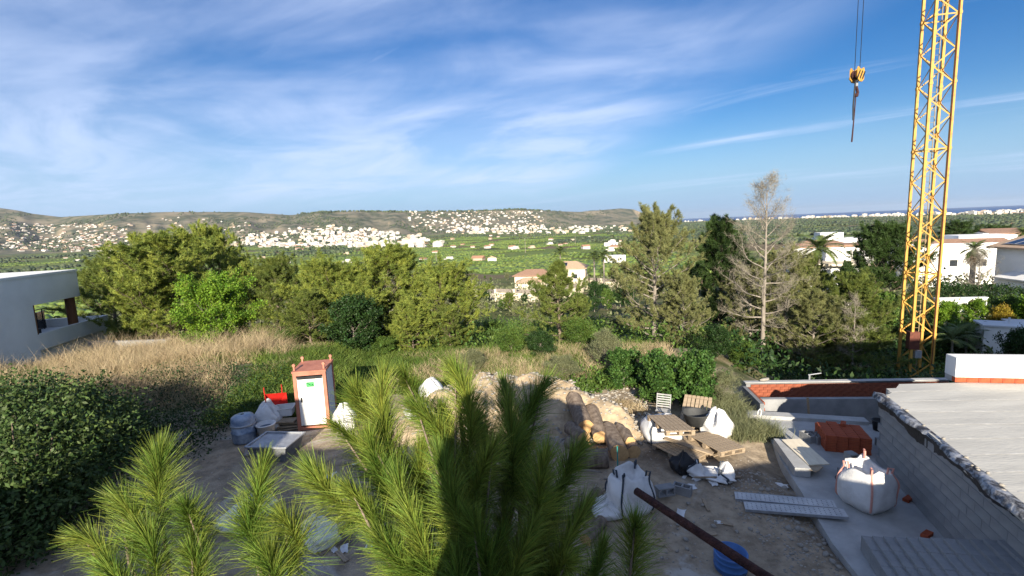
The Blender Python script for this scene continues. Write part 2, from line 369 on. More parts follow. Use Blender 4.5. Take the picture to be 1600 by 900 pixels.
def terrain():
    azs = np.concatenate([np.arange(-180, -62, 6.0), np.arange(-62, -52, 1.0), np.arange(-52, 52, .22), np.arange(52, 62, 1.0), np.arange(62, 180, 6.0)])
    rs = np.concatenate([[.5, 2, 4, 5.5], np.arange(6, 30, .22), np.geomspace(30, 700, 120), np.geomspace(710, 2000, 36), np.arange(2020, 5200, 26), np.geomspace(5250, 14000, 24)])
    A, Rr = np.meshgrid(np.radians(azs), rs, indexing='ij')
    X = np.sin(A) * Rr; Y = np.cos(A) * Rr; Z = Hh(X, Y)
    V = np.stack([X, Y, Z], -1).reshape(-1, 3); na, nr = X.shape
    i, j = np.meshgrid(np.arange(na), np.arange(nr - 1), indexing='ij'); i2 = (i + 1) % na
    Fq = np.stack([i * nr + j, i * nr + j + 1, i2 * nr + j + 1, i2 * nr + j], -1).reshape(-1, 4)[:, ::-1]
    c = len(V); V = np.vstack([V, [[0, 0, 0]]])
    k = np.arange(na); tri = np.stack([np.full(na, c), k * nr, ((k + 1) % na) * nr, ((k + 1) % na) * nr], -1)
    me = npmesh('terrain', V, Fq, None, True)
    m = bpy.data.materials.new('terrain_ground'); m.use_nodes = True; t = m.node_tree; n = t.nodes; l = t.links
    b = n['Principled BSDF']; b.inputs['Roughness'].default_value = .95; b.inputs['Specular IOR Level'].default_value = .15
    ge = n.new('ShaderNodeNewGeometry'); pos = ge.outputs['Position']
    def noise(sc, det=5, ro=.6, dist=0):
        q = n.new('ShaderNodeTexNoise'); q.inputs['Scale'].default_value = sc; q.inputs['Detail'].default_value = det; q.inputs['Roughness'].default_value = ro; q.inputs['Distortion'].default_value = dist
        l.new(pos, q.inputs['Vector']); return q.outputs[0]
    def mr(v, a, b_, c_=0.0, d=1.0):
        q = n.new('ShaderNodeMapRange'); q.interpolation_type = 'SMOOTHSTEP'; l.new(v, q.inputs[0])
        for ii, w in zip((1, 2, 3, 4), (a, b_, c_, d)): q.inputs[ii].default_value = w
        return q.outputs[0]
    def mix(f, a, b_):
        q = n.new('ShaderNodeMix'); q.data_type = 'RGBA'
        if isinstance(f, float): q.inputs[0].default_value = f
        else: l.new(f, q.inputs[0])
        for ii, w in ((6, a), (7, b_)):
            if isinstance(w, tuple): q.inputs[ii].default_value = (*w, 1)
            else: l.new(w, q.inputs[ii])
        return q.outputs[2]
    def mul(a, b_):
        q = n.new('ShaderNodeMath'); q.operation = 'MULTIPLY'
        for ii, w in enumerate((a, b_)):
            if isinstance(w, float): q.inputs[ii].default_value = w
            else: l.new(w, q.inputs[ii])
        return q.outputs[0]
    sp = n.new('ShaderNodeSeparateXYZ'); l.new(pos, sp.inputs[0])
    fl = n.new('ShaderNodeVectorMath'); fl.operation = 'MULTIPLY'; fl.inputs[1].default_value = (1, 1, 0); l.new(pos, fl.inputs[0])
    le = n.new('ShaderNodeVectorMath'); le.operation = 'LENGTH'; l.new(fl.outputs[0], le.inputs[0]); r = le.outputs['Value']
    dirt = mix(mr(noise(2.2, 10, .72), .34, .64), (.23, .18, .125), (.41, .33, .235))
    dirt = mix(mr(noise(.45, 6, .6, .8), .56, .68), dirt, (.46, .43, .38))       # spilt mortar and rock dust
    dirt = mix(mr(noise(.28, 7, .65, 1.2), .52, .70), dirt, (.12, .095, .07))      # damp trodden earth
    grass = mix(mr(noise(.35, 6), .35, .65), (.055, .075, .022), (.13, .125, .055))
    grass = mix(mr(noise(.08, 4), .5, .66), grass, (.19, .155, .09))
    vo = n.new('ShaderNodeTexVoronoi'); vo.inputs['Scale'].default_value = .0075; l.new(pos, vo.inputs['Vector'])
    hsv = n.new('ShaderNodeSeparateColor'); l.new(vo.outputs['Color'], hsv.inputs[0])
    field = mix(mr(hsv.outputs[0], .2, .8), (.12, .165, .04), (.17, .20, .055))
    field = mix(mr(hsv.outputs[1], .80, .84), field, (.16, .12, .07))
    field = mix(mr(noise(.02, 5), .45, .7), field, (.05, .065, .022))
    scrub = mix(mr(noise(.012, 8, .68), .40, .60), (.065, .08, .05), (.185, .165, .115))
    scrub = mix(mr(noise(.0035, 6, .6), .50, .66), scrub, (.255, .215, .15))
    # steep sea cliffs at the headland
    nsep = n.new('ShaderNodeSeparateXYZ'); l.new(ge.outputs['Normal'], nsep.inputs[0])
    cliff = mul(mr(nsep.outputs[2], .93, .80), mr(r, 2000, 2300))
    scrub = mix(cliff, scrub, (.40, .31, .20))
    near = mix(mul(mr(noise(.6, 5), .3, .6), mr(r, 17, 21)), dirt, grass)
    near = mix(mr(r, 26, 34), near, grass)
    c = mix(mr(r, 110, 300), near, field)
    hill = mul(mr(r, 2000, 2500), mr(sp.outputs[2], -34, -22))
    c = mix(hill, c, scrub)
    l.new(c, b.inputs['Base Color'])
    bp = n.new('ShaderNodeBump'); bp.inputs['Strength'].default_value = .7; bp.inputs['Distance'].default_value = .06
    l.new(noise(7, 8, .7), bp.inputs['Height']); l.new(bp.outputs[0], b.inputs['Normal'])
    me.materials.append(m)
    o = link('ground', me); tag(o, 'ground falling from the building yard to the farmed plain and hills', 'ground', kind='structure')
terrain()

# sea
mb = MB(); a0, a1 = R_(-20), R_(80); n_ = 60; P = []
for rr_ in (3000, 5000, 9000, 16000, 31000):
    P.append([(math.sin(a0 + (a1 - a0) * k / n_) * rr_, math.cos(a0 + (a1 - a0) * k / n_) * rr_, SEA_Z) for k in range(n_ + 1)])
mb.grid(P)
sea_m = mat('sea_water', (.014, .07, .23), (.011, .055, .20), .45, .002, spec=.25)
tag(mb.build('sea', sea_m), 'deep blue sea along the horizon on the right', 'sea', kind='structure')

# ------------------------------------------------------------------ far houses
rng = random.Random(11)
far_white = mat('far_white_wall', (.60, .565, .515), (.48, .45, .41), .9, .02)
far_cream = mat('far_cream_wall', (.47, .38, .28), (.40, .32, .24), .9, .02)
far_roof = mat('far_tile_roof', (.38, .21, .13), (.30, .17, .11), .9, .05)
far_win = mat('far_window', (.05, .055, .06), (.03, .035, .04), .3, .05)
def house_mesh(kind, wallm):
    mb = MB()
    if kind == 0:      # flat villa with a set-back upper floor
        mb.box((0, 0, 1.6), (13, 9, 3.4)); mb.box((1.6, .5, 4.6), (7.5, 6.5, 3.0)); mb.box((0, 0, 3.4), (13.6, 9.6, .3))
    elif kind == 1:    # gabled
        mb.box((0, 0, 2.0), (11, 8.5, 4.2)); mb.cur = 1
        mb.add([(-5.9, -4.7, 4.05), (5.9, -4.7, 4.05), (5.9, 4.7, 4.05), (-5.9, 4.7, 4.05), (-5.9, 0, 6.3), (5.9, 0, 6.3)], [(0, 1, 5, 4), (2, 3, 4, 5), (1, 2, 5), (3, 0, 4), (3, 2, 1, 0)])
    elif kind == 2:    # block of flats
        mb.box((0, 0, 5.2), (16, 10, 10.6)); mb.box((0, 0, 11), (5, 5, 2)); mb.cur = 2
        for f in range(3):
            for k in range(5): mb.box((-6.2 + 3.1 * k, -5.02, 2.2 + 3.1 * f), (1.6, .1, 1.5))
    else:              # low hipped house
        mb.box((0, 0, 1.7), (14, 10, 3.5)); mb.cur = 1
        mb.add([(-7.5, -5.5, 3.4), (7.5, -5.5, 3.4), (7.5, 5.5, 3.4), (-7.5, 5.5, 3.4), (-2.5, 0, 5.6), (2.5, 0, 5.6)], [(0, 1, 5, 4), (2, 3, 4, 5), (1, 2, 5), (3, 0, 4), (3, 2, 1, 0)])
    mb.cur = 2
    if kind != 2:
        for xx in (-3.4, 0, 3.4):
            mb.box((xx, -4.52 if kind == 0 else (-4.27 if kind == 1 else -5.02), 1.9), (1.5, .1, 1.5))
    return mb.mesh('house', wallm, far_roof, far_win)
HM = [[house_mesh(k, w) for w in (far_white, far_cream)] for k in range(4)]
# (pixel window, how many, kinds, label, group)
ZONES = [((0, 205, 350, 393), 330, (0, 0, 1, 3), 'small white villa among trees on the far left hillside', 'villas on the far left hillside', .3),
         ((355, 690, 352, 387), 620, (0, 1, 2, 2, 2), 'pale town building packed below the wooded central ridge', 'buildings of the far white town', .13),
         ((640, 852, 330, 366), 330, (0, 0, 1, 2), 'white hillside villa below the ridge to the right of town', 'villas on the right hill flank', .2),
         ((700, 985, 354, 366), 190, (0, 2, 2), 'pale block in the low row before the bare headland', 'buildings before the headland', .2),
         ((230, 420, 340, 372), 40, (0, 1), 'scattered white villa between the left hillside and the town', 'villas between hillside and town', .4),
         ((1060, 1600, 336, 352), 280, (0, 2, 2, 1), 'pale seaside building on the distant coast', 'buildings along the far coast', .2),
         ((60, 760, 384, 412), 34, (0, 1, 3), 'white farmhouse between orchards on the plain left of centre', 'farmhouses on the left plain', 1.0),
         ((640, 1000, 368, 392), 26, (0, 1, 3), 'white farmhouse between orchards on the plain below the headland', 'farmhouses on the right plain', 1.0),
         ((1280, 1600, 350, 372), 14, (0, 3), 'white villa roof showing among the woods before the coast', 'villas in the woods before the coast', 1.0)]
rest = {0: [], 1: []}; n_ind = 0
def house_density(px, py):
    return float(vnoise(np.array([px / 22.]), np.array([py / 7.]))[0]) + .5
for (x0, x1, y0, y1), cnt, kinds, lab, grp, share in ZONES:
    made = 0; tries = 0
    while made < cnt and tries < cnt * 8:
        tries += 1
        px = rng.uniform(x0, x1); py = rng.uniform(y0, y1)
        if share < 1 and rng.random() > .25 + 1.2 * house_density(px, py): continue
        if x0 == 355:   # the town thins out uphill and to the sides
            if py < 352 + 26 * (abs(px - 520) / 190) ** 1.5 + rng.uniform(0, 10): continue
        if x0 == 640:
            if py > 372 - .06 * (852 - px) + rng.uniform(-8, 2) and px < 700: continue
        p = hit(px, py)
        if p is None or p.length < 300 or p.length > 6600: continue
        if x0 == 1060:
            az = math.atan2(p.x, p.y); cr = np.interp(az, _COA, _COR)
            rr_ = float(cr) - rng.uniform(60, 900) ** 1.0
            p = Vector((math.sin(az) * rr_, math.cos(az) * rr_, 0)); p.z = H1(p.x, p.y)
        k = rng.choice(kinds); w = 0 if rng.random() < .8 else 1
        dist = math.hypot(p.x, p.y)
        s = rng.uniform(.75, 1.2) * (1.0 if dist > 1500 else .85)
        if k == 2 and x0 == 1060: s *= rng.uniform(1.0, 1.7)
        rz = -math.atan2(p.x, p.y) + rng.uniform(-.7, .7)
        sz = s * rng.uniform(.85, 1.1)
        if rng.random() < share and n_ind < 300:
            o = link('house', HM[k][w], None, (p.x, p.y, p.z - .3), (0, 0, rz), (s, s, sz)); tag(o, lab, 'house', grp); n_ind += 1
        else: rest[w].append((p, rz, s, sz, k))
        made += 1
# the remaining houses, one mass
mbR = MB()
for w in (0, 1):
    for p, rz, s, sz, k in rest[w]:
        M_ = Matrix.Translation((p.x, p.y, p.z - .3)) @ Matrix.Rotation(rz, 4, 'Z') @ Matrix.Diagonal((s, s, sz, 1))
        if k in (0,): bs = [((0, 0, 1.6), (13, 9, 3.4)), ((1.6, .5, 4.6), (7.5, 6.5, 3.0))]
        elif k == 2: bs = [((0, 0, 5.2), (16, 10, 10.6)), ((0, 0, 11), (5, 5, 2))]
        else: bs = [((0, 0, 2.0), (11, 8.5, 4.2))]
        mbR.cur = w
        for c, d in bs:
            q = MB().box(c, d); mbR.add(q.v, q.f, M_)
        if k in (1, 3):
            mbR.cur = 2; mbR.add([(-5.9, -4.7, 4.05), (5.9, -4.7, 4.05), (5.9, 4.7, 4.05), (-5.9, 4.7, 4.05), (-5.9, 0, 6.3), (5.9, 0, 6.3)], [(0, 1, 5, 4), (2, 3, 4, 5), (1, 2, 5), (3, 0, 4)], M_)
        mbR.cur = 2 if k == 1 else w
tag(mbR.build('distant_town', [far_white, far_cream, far_roof]), 'mass of smaller houses filling the far town and hillsides', 'town', kind='stuff')

# ------------------------------------------------------------------ orchards and far woods (masses)
nrs = np.random.RandomState(3)
def ico():
    t = (1 + 5 ** .5) / 2
    V = np.array([(-1, t, 0), (1, t, 0), (-1, -t, 0), (1, -t, 0), (0, -1, t), (0, 1, t), (0, -1, -t), (0, 1, -t), (t, 0, -1), (t, 0, 1), (-t, 0, -1), (-t, 0, 1)], float) / math.sqrt(1 + t * t)
    F_ = np.array([(0, 11, 5), (0, 5, 1), (0, 1, 7), (0, 7, 10), (0, 10, 11), (1, 5, 9), (5, 11, 4), (11, 10, 2), (10, 7, 6), (7, 1, 8), (3, 9, 4), (3, 4, 2), (3, 2, 6), (3, 6, 8), (3, 8, 9), (4, 9, 5), (2, 4, 11), (6, 2, 10), (8, 6, 7), (9, 8, 1)])
    return V, F_
IV, IF = ico()
def blobs(name, P, S, m, label, jit=.35, lift=.55):
    n = len(P); V = np.repeat(IV[None], n, 0) * (1 + nrs.uniform(-jit, jit, (n, 12, 1)))
    V = V * S[:, None, :] + P[:, None, :]; V[:, :, 2] += (S[:, 2] * lift)[:, None]
    Fc = (IF[None] + (np.arange(n) * 12)[:, None, None]).reshape(-1, 3)
    o = link(name, npmesh(name, V.reshape(-1, 3), Fc, m, False)); tag(o, label, 'trees', kind='stuff'); return o
orch_m = leafm('orange_grove', (.14, .185, .04), (.095, .145, .03), 0, .22, .015, .02)
wood_far = leafm('far_wood', (.075, .095, .045), (.045, .062, .03), 0, .4, .03, .02)
# citrus rows: fields as rotated blocks of rows
PP = []
for k in range(165):
    r = nrs.uniform(215, 2050); az = nrs.uniform(R_(-50), R_(22)); cx, cy = math.sin(az) * r, math.cos(az) * r
    ang = nrs.choice([.3, .45, 1.2, -.2]); sp = 5.2 if r < 900 else 7.5
    nx, ny = int(nrs.uniform(9, 24)), int(nrs.uniform(10, 26))
    i, j = np.meshgrid(np.arange(nx) - nx / 2, np.arange(ny) - ny / 2)
    X = i.ravel() * sp * 1.05; Y = j.ravel() * sp * .7
    PP.append(np.stack([cx + X * math.cos(ang) - Y * math.sin(ang), cy + X * math.sin(ang) + Y * math.cos(ang)], -1))
PP = np.vstack(PP); PP = PP[nrs.rand(len(PP)) < .92][:46000]
Z = Hh(PP[:, 0], PP[:, 1]); S = nrs.uniform(1.6, 2.4, (len(PP), 1)) * np.array([[1.1, 1.1, .55]])
blobs('orange_grove', np.c_[PP, Z], S, orch_m, 'rows of dark green orange trees across the plain')
# woods: hill flanks, hedgerows on the plain, the belt before the coast on the right
def scatter(n, r0, r1, a0, a1, fr, th):
    r = np.exp(nrs.uniform(math.log(r0), math.log(r1), n * 4)); az = nrs.uniform(R_(a0), R_(a1), n * 4)
    x = np.sin(az) * r; y = np.cos(az) * r; k = fbm(x * fr, y * fr, 3) > th
    x = x[k][:n]; y = y[k][:n]; return np.c_[x, y, Hh(x, y)]
Q = [scatter(9000, 2050, 4300, -50, 15, .004, .02), scatter(3000, 800, 2200, -52, 25, .008, .22), scatter(9000, 520, 4200, 26, 52, .004, -.16), scatter(2500, 700, 4500, 15, 30, .004, .05)]
Q = np.vstack(Q); keep = Q[:, 2] > SEA_Z + 3; Q = Q[keep]
S = nrs.uniform(2.2, 4.6, (len(Q), 1)) * np.array([[1.15, 1.15, 1.0]])
blobs('distant_wood', Q, S, wood_far, 'dark scrub and pine woods over the far hills and plain', .4)
# trees standing along the skyline of the central ridge
sk = []
for k in range(260):
    px = rng.uniform(470, 860); az = azel(px, 330)[0]; rr_ = float(np.interp(az, _RRA, _RRR)) - rng.uniform(0, 30)
    x, y = math.sin(az) * rr_, math.cos(az) * rr_; sk.append((x, y, H1(x, y)))
sk = np.array(sk); S = nrs.uniform(4, 8, (len(sk), 1)) * np.array([[1.5, 1.5, 1.0]])
blobs('ridge_trees', sk, S, wood_far, 'thin line of dark trees along the central ridge top', .4)

# ------------------------------------------------------------------ plants
def nrm(a): return a / np.maximum(np.linalg.norm(a, axis=-1, keepdims=True), 1e-9)
class Wood:
    """tubes gathered into one quad mesh"""
    def __init__(s): s.V = []; s.F = []; s.n = 0
    def tube(s, P, rad, sides=5):
        P = np.asarray(P, float); k = len(P); rad = np.broadcast_to(np.asarray(rad, float), (k,))
        d = nrm(np.gradient(P, axis=0)); ref = np.array([.31, .27, .91]) if abs(nrm(P[-1] - P[0])[2]) < .9 else np.array([.95, .2, .1])
        e1 = nrm(ref - d * (d @ ref)[:, None]); e2 = np.cross(d, e1)
        t = np.arange(sides) * 2 * np.pi / sides
        V = P[:, None] + (e1[:, None] * np.cos(t)[None, :, None] + e2[:, None] * np.sin(t)[None, :, None]) * rad[:, None, None]
        i, j = np.meshgrid(np.arange(k - 1), np.arange(sides), indexing='ij'); j2 = (j + 1) % sides
        s.V.append(V.reshape(-1, 3)); s.F.append(np.stack([i * sides + j, i * sides + j2, (i + 1) * sides + j2, (i + 1) * sides + j], -1).reshape(-1, 4) + s.n); s.n += k * sides
    def mesh(s, name, m): return npmesh(name, np.vstack(s.V), np.vstack(s.F), m, True)
def bend(p0, d0, L_, n, rs, upc=.3, jit=.12):
    P = [p0]; d = d0.copy()
    for k in range(n):
        d = nrm(d + np.array([0, 0, upc / n]) + rs.normal(0, jit, 3)); P.append(P[-1] + d * L_ / n)
    return np.array(P)
def lerp_poly(P, t):
    x = t * (len(P) - 1); i = min(int(x), len(P) - 2); f = x - i; return P[i] * (1 - f) + P[i + 1] * f, nrm(P[i + 1] - P[i])
def grow(seed, h, R, base=.2, n=26, shape='round', elev=(5, 55), sub=8, subl=.38, twigs=4, upc=.5, rad=.02, lean=.03, prune=0.0, subtubes=True):
    rs = np.random.RandomState(seed); w = Wood(); T = []; D = []
    tp = np.array([[0, 0, -.35]] + [[0, 0, h * k / 8] for k in range(1, 9)], float)
    tp[1:, :2] += np.cumsum(rs.normal(0, lean * h / 8, (8, 2)), 0)
    w.tube(tp, rad * h * np.linspace(1.15, .12, 9), 8)
    for i in range(n):
        f = base + (1 - base) * ((i + .5) / n) ** .9; u = (f - base) / (1 - base); az = i * 2.39996 + rs.uniform(-.4, .4)
        env = math.sin(math.pi * (.16 + .76 * u)) ** .75 if shape == 'round' else ((1 - u) ** .85 * .95 + .07 if shape == 'cone' else 1.0 - .55 * u)
        Lb = R * env * rs.uniform(.72, 1.18); e = R_(elev[0] + (elev[1] - elev[0]) * u + rs.uniform(-8, 8))
        p0, _ = lerp_poly(tp, min(f, .995)); d0 = np.array([math.cos(az) * math.cos(e), math.sin(az) * math.cos(e), math.sin(e)])
        P = bend(p0, d0, Lb, 6, rs, upc)
        r0 = rad * h * (.42 * (1 - u) + .10); w.tube(P, np.linspace(r0, r0 * .18, 7), 5)
        for j in range(sub):
            t = .28 + .72 * (j + rs.rand()) / sub; p, d = lerp_poly(P, min(t, .999))
            side = nrm(np.cross(d, [0, 0, 1])) * (1 if j % 2 else -1); an = R_(rs.uniform(25, 70))
            d1 = nrm(d * math.cos(an) + side * math.sin(an) + np.array([0, 0, rs.uniform(-.15, .5)]))
            if j == sub - 1: d1 = d
            l1 = Lb * subl * (1.2 - .55 * t) * rs.uniform(.55, 1.2)
            if rs.rand() < prune: continue
            Q = bend(p, d1, l1, 3, rs, .35, .18)
            if subtubes: w.tube(Q, np.linspace(r0 * .3, r0 * .08, 4), 3)
            for k in range(twigs):
                tt = (k + .6 + .4 * rs.rand()) / twigs; q, dq = lerp_poly(Q, min(tt, .999))
                d2 = nrm(dq + rs.normal(0, .5, 3) + np.array([0, 0, .35])); l2 = l1 * rs.uniform(.18, .5)
                for s_ in (.25, .65, 1.0): T.append(q + d2 * l2 * s_ + rs.normal(0, .03, 3)); D.append(nrm(d2 + rs.normal(0, .25, 3)))
    # leader
    for s_ in (.9, .96, 1.0, 1.03): T.append(tp[-1] * np.array([1, 1, s_])); D.append(np.array([0, 0, 1.0]))
    return w, np.array(T), np.array(D)
def needles(T, D, k, L_, wd, seed, spread=.75):
    rs = np.random.RandomState(seed); n = len(T)
    d = nrm(D[:, None] * .75 + rs.normal(0, spread * .58, (n, k, 3))); l = L_ * rs.uniform(.7, 1.2, (n, k, 1))
    b = T[:, None] + rs.normal(0, L_ * .18, (n, k, 3)); s = nrm(np.cross(d, rs.normal(0, 1, (n, k, 3)))) * wd * .5
    V = np.stack([b - s, b + s, b + d * l], 2).reshape(-1, 3)
    return V, np.arange(len(V)).reshape(-1, 3)
def leaves(T, D, k, L_, wd, seed, spread=.3, flat=.4, droop=0.0):
    """folded diamond leaves, two triangles each"""
    rs = np.random.RandomState(seed); n = len(T)
    d = nrm(D[:, None] * .4 + rs.normal(0, .7, (n, k, 3)) - np.array([0, 0, droop])); l = L_ * rs.uniform(.6, 1.25, (n, k, 1))
    b = T[:, None] + rs.normal(0, spread, (n, k, 3))
    nn = nrm(rs.normal(0, 1, (n, k, 3)) * (1 - flat) + np.array([0, -.35, 1.0]) * flat); s = nrm(np.cross(d, nn)) * wd * .5 * rs.uniform(.7, 1.2, (n, k, 1))
    m = b + d * l * .45
    V = np.stack([b, m - s, b + d * l, m + s], 2).reshape(-1, 3)
    return V, np.arange(len(V)).reshape(-1, 4)
def stand(name, wm, cm, label, cat, group, pos, hgt_scale, rz, wide=1.0, wood_name='trunk', crown_name='crown'):
    """one plant: an Empty at its base, trunk and crown as parts"""
    e = empty(name, pos, rz, label, cat, group); e.scale = (hgt_scale * wide, hgt_scale * wide, hgt_scale)
    link(wood_name, wm, e)
    if cm is not None: link(crown_name, cm, e)
    return e
def proto_pine(seed, h, R, m, k=15, L_=.24, wd=.030, wood=bark_m, spread=.75, **kw):
    w, T, D = grow(seed, h, R, **kw); V, F_ = needles(T, D, k, L_, wd, seed + 1, spread)
    return w.mesh('trunk', wood), npmesh('crown', V, F_, m), float(np.percentile(V[:, 2], 99.6))
def proto_leafy(seed, h, R, m, k=8, L_=.12, wd=.07, wood=greybark, spread=.12, flat=.4, droop=0., **kw):
    w, T, D = grow(seed, h, R, **kw); V, F_ = leaves(T, D, k, L_, wd, seed + 1, spread, flat, droop)
    return w.mesh('trunk', wood), npmesh('crown', V, F_, m), float(np.percentile(V[:, 2], 99.6))
PINE = [proto_pine(21, 8, 4.0, needle_lit, n=44, sub=10, subl=.44, base=.06, elev=(0, 60), k=22, L_=.25, wd=.036),
        proto_pine(22, 7, 4.2, needle_lit, n=42, sub=10, subl=.46, base=.03, elev=(-4, 60), k=22, L_=.25, wd=.036),
        proto_pine(23, 8, 3.8, needle_mid, n=42, sub=10, subl=.44, base=.04, elev=(0, 62), k=22, L_=.25, wd=.036)]
PDARK = proto_pine(24, 8, 3.2, needle_dark, n=42, sub=9, subl=.42, base=.08, elev=(0, 55), k=18, L_=.28, wd=.04)
PSMALL = proto_pine(25, 6, 3.2, needle_mid, n=40, sub=9, subl=.44, base=.02, shape='cone', elev=(-2, 55), k=16, L_=.20, wd=.028, prune=.05)
PGREY = proto_pine(26, 10, 4.0, needle_grey, wood=greybark, n=52, sub=9, subl=.42, base=.06, elev=(-5, 60), k=20, L_=.24, wd=.030, prune=.05)

def tree_at(px, py_top, Y, proto, name, label, group=None, wide=1.0, rz=0.0, cat='tree'):
    p = at(px, py_top, Y); zb = H1(p.x, p.y); s = (p.z - zb) / proto[2]
    return stand(name, proto[0], proto[1], label, cat, group, (p.x, p.y, zb), s, rz, wide)
tree_at(165, 402, 42, PINE[2], 'pine_tree', 'pine right beside the white modern house, leftmost of the pines', wide=1.1, rz=.3)
tree_at(243, 362, 33, PINE[0], 'pine_tree', 'broad yellow-green pine rising highest left of the bright leafy tree', wide=1.3, rz=1.1)
tree_at(322, 352, 40, PINE[0], 'pine_tree', 'pine showing behind the tall broad left pine', wide=.85, rz=2.6)
tree_at(425, 400, 36, PINE[2], 'pine_tree', 'shadowed pine in the gap left of the central pine clump', wide=1.0, rz=4.0)
tree_at(372, 395, 38, PINE[1], 'pine_tree', 'small pine top showing above the bright leafy tree', wide=.8, rz=.4)
tree_at(505, 402, 28, PINE[1], 'pine_tree', 'bushy lit pine forming the left of the central clump', wide=1.3, rz=2.2)
tree_at(600, 384, 30, PINE[0], 'pine_tree', 'tallest bushy pine in the middle of the central clump', wide=1.3, rz=5.0)
tree_at(690, 408, 27, PINE[1], 'pine_tree', 'bushy pine with bare twigs at the right of the central clump', wide=1.25, rz=3.3)
tree_at(640, 470, 24.5, PINE[1], 'pine_tree', 'low young pine in front of the central clump', wide=1.25, rz=1.3)
tree_at(700, 478, 25, PINE[2], 'pine_tree', 'low dark pine at the right foot of the central clump', wide=1.2, rz=.2)
tree_at(478, 455, 25, PINE[2], 'pine_tree', 'low pine at the left foot of the central clump', wide=1.25, rz=2.7)
tree_at(560, 440, 26.5, PINE[1], 'pine_tree', 'rounded pine in front of the tallest one in the central clump', wide=1.2, rz=.7)
tree_at(226, 408, 33, PINE[1], 'pine_tree', 'rounded low pine at the left foot of the broad yellow-green pine', wide=1.1, rz=5.7)
tree_at(872, 408, 25, PSMALL, 'pine_tree', 'slender cone-shaped young pine in front of the tiled villa', wide=1.05, rz=.5)
tree_at(1022, 322, 27, PGREY, 'pine_tree', 'tall thinning grey-green pine left of the dark pine', wide=1.0, rz=.0)
tree_at(1068, 430, 25, PGREY, 'pine_tree', 'low half bare grey pine leaning beside the thinning tall pine', wide=1.1, rz=2.0)
tree_at(1128, 340, 34, PDARK, 'pine_tree', 'dense dark green pine behind the bare dead tree', wide=.9, rz=1.0)
tree_at(1385, 348, 40, PDARK, 'pine_tree', 'dense dark pine standing left of the yellow crane mast', wide=1.0, rz=2.4)
tree_at(1340, 425, 34, PINE[2], 'pine_tree', 'low green pine between the white villas and the crane', wide=1.0, rz=4.2)
tree_at(1232, 385, 31, PGREY, 'pine_tree', 'drooping grey pine just right of the bare dead tree', wide=1.0, rz=4.4)
tree_at(1275, 455, 27, PGREY, 'pine_tree', 'low drooping grey pine at the right foot of the dead tree', wide=1.3, rz=5.2)
tree_at(1175, 410, 30, PGREY, 'pine_tree', 'grey pine foliage behind the dead trunk on its left', wide=.95, rz=3.1)
tree_at(1335, 480, 26, PSMALL, 'pine_tree', 'young green pine around the small dead sapling', wide=1.2, rz=3.1)
tree_at(1292, 425, 52, PINE[2], 'pine_tree', 'green pine half hiding the stepped white villa from below', wide=.9, rz=.9)
tree_at(1325, 408, 56, PDARK, 'pine_tree', 'dark pine touching the right end of the stepped white villa', wide=.8, rz=.9)
tree_at(1262, 400, 46, PINE[2], 'pine_tree', 'green pine left of the stepped white villa', wide=.8, rz=2.9)
tree_at(1560, 352, 120, PDARK, 'pine_tree', 'dark round pine behind the long white building', wide=1.4, rz=1.4)
tree_at(1500, 345, 110, PDARK, 'pine_tree', 'dark wide pine right of the crane in the distance', wide=1.5, rz=.2)

def bare_tree(px, py_top, Y, R, seed, label, name, n=46, base=.15, py_base=None, sub=9, tw=5, rad=.016, **kw):
    p = at(px, py_top, Y); zb = H1(p.x, p.y); h = p.z - zb
    w, T, D = grow(seed, h, R, base=base, n=n, sub=sub, subl=.45, twigs=tw, elev=kw.get('elev', (-8, 60)), upc=kw.get('upc', .25), rad=rad, shape=kw.get('shape', 'round'), lean=.012)
    rs = np.random.RandomState(seed); V, F_ = needles(T, D, 3, .34, .012, seed + 1, .8)
    e = empty(name, (p.x, p.y, zb), 0, label, 'tree')
    link('trunk', w.mesh('trunk', greybark), e); link('twigs', npmesh('twigs', V, F_, deadwood), e); return e
bare_tree(1199, 298, 28, 2.5, 71, 'tall bare dead tree with a pale straight trunk, highest tree in view', 'dead_tree', n=40, base=.16, sub=7, tw=4, elev=(-10, 62), rad=.013)
bare_tree(1337, 470, 25, .85, 72, 'small bare dead sapling with white stem left of the crane foot', 'dead_tree', n=18, base=.15, sub=4, tw=2, rad=.014)
bare_tree(1532, 404, 58, 2.6, 73, 'low leafless pale shrub in front of the palm by the long white building', 'bare_shrub', n=26, base=.05, sub=7, tw=4, rad=.02, elev=(20, 75))

# the bright leafy tree at left, a fig and other broadleaves
BRIGHT = proto_leafy(31, 4.6, 3.6, leaf_bright, k=12, L_=.17, wd=.11, n=38, sub=8, base=.03, elev=(0, 70), spread=.14, flat=.55)
tree_at(330, 428, 25, BRIGHT, 'leafy_tree', 'bright green broadleaf tree in front of the left pines', wide=1.0)
FIG = proto_leafy(32, 2.6, 1.9, leaf_fig, k=7, L_=.20, wd=.17, n=26, sub=7, base=.02, elev=(8, 72), spread=.12, flat=.55)
BUSH = proto_leafy(33, 2.2, 1.7, leaf_mid, k=8, L_=.12, wd=.07, n=26, sub=7, base=.02, elev=(5, 75), spread=.12)
OLIVE = proto_leafy(34, 3.0, 2.0, leaf_olive, k=10, L_=.14, wd=.035, n=28, sub=7, base=.02, elev=(5, 75), spread=.12)
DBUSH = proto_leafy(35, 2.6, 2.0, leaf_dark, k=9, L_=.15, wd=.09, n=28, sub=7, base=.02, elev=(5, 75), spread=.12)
def bush_at(px, py, hgt, proto, name, label, group=None, wide=1.0, rz=0.0, dz=0.0):
    p = hit(px, py); s = hgt / proto[2]
    return stand(name, proto[0], proto[1], label, 'bush', group, (p.x, p.y, p.z + dz), s, rz, wide)
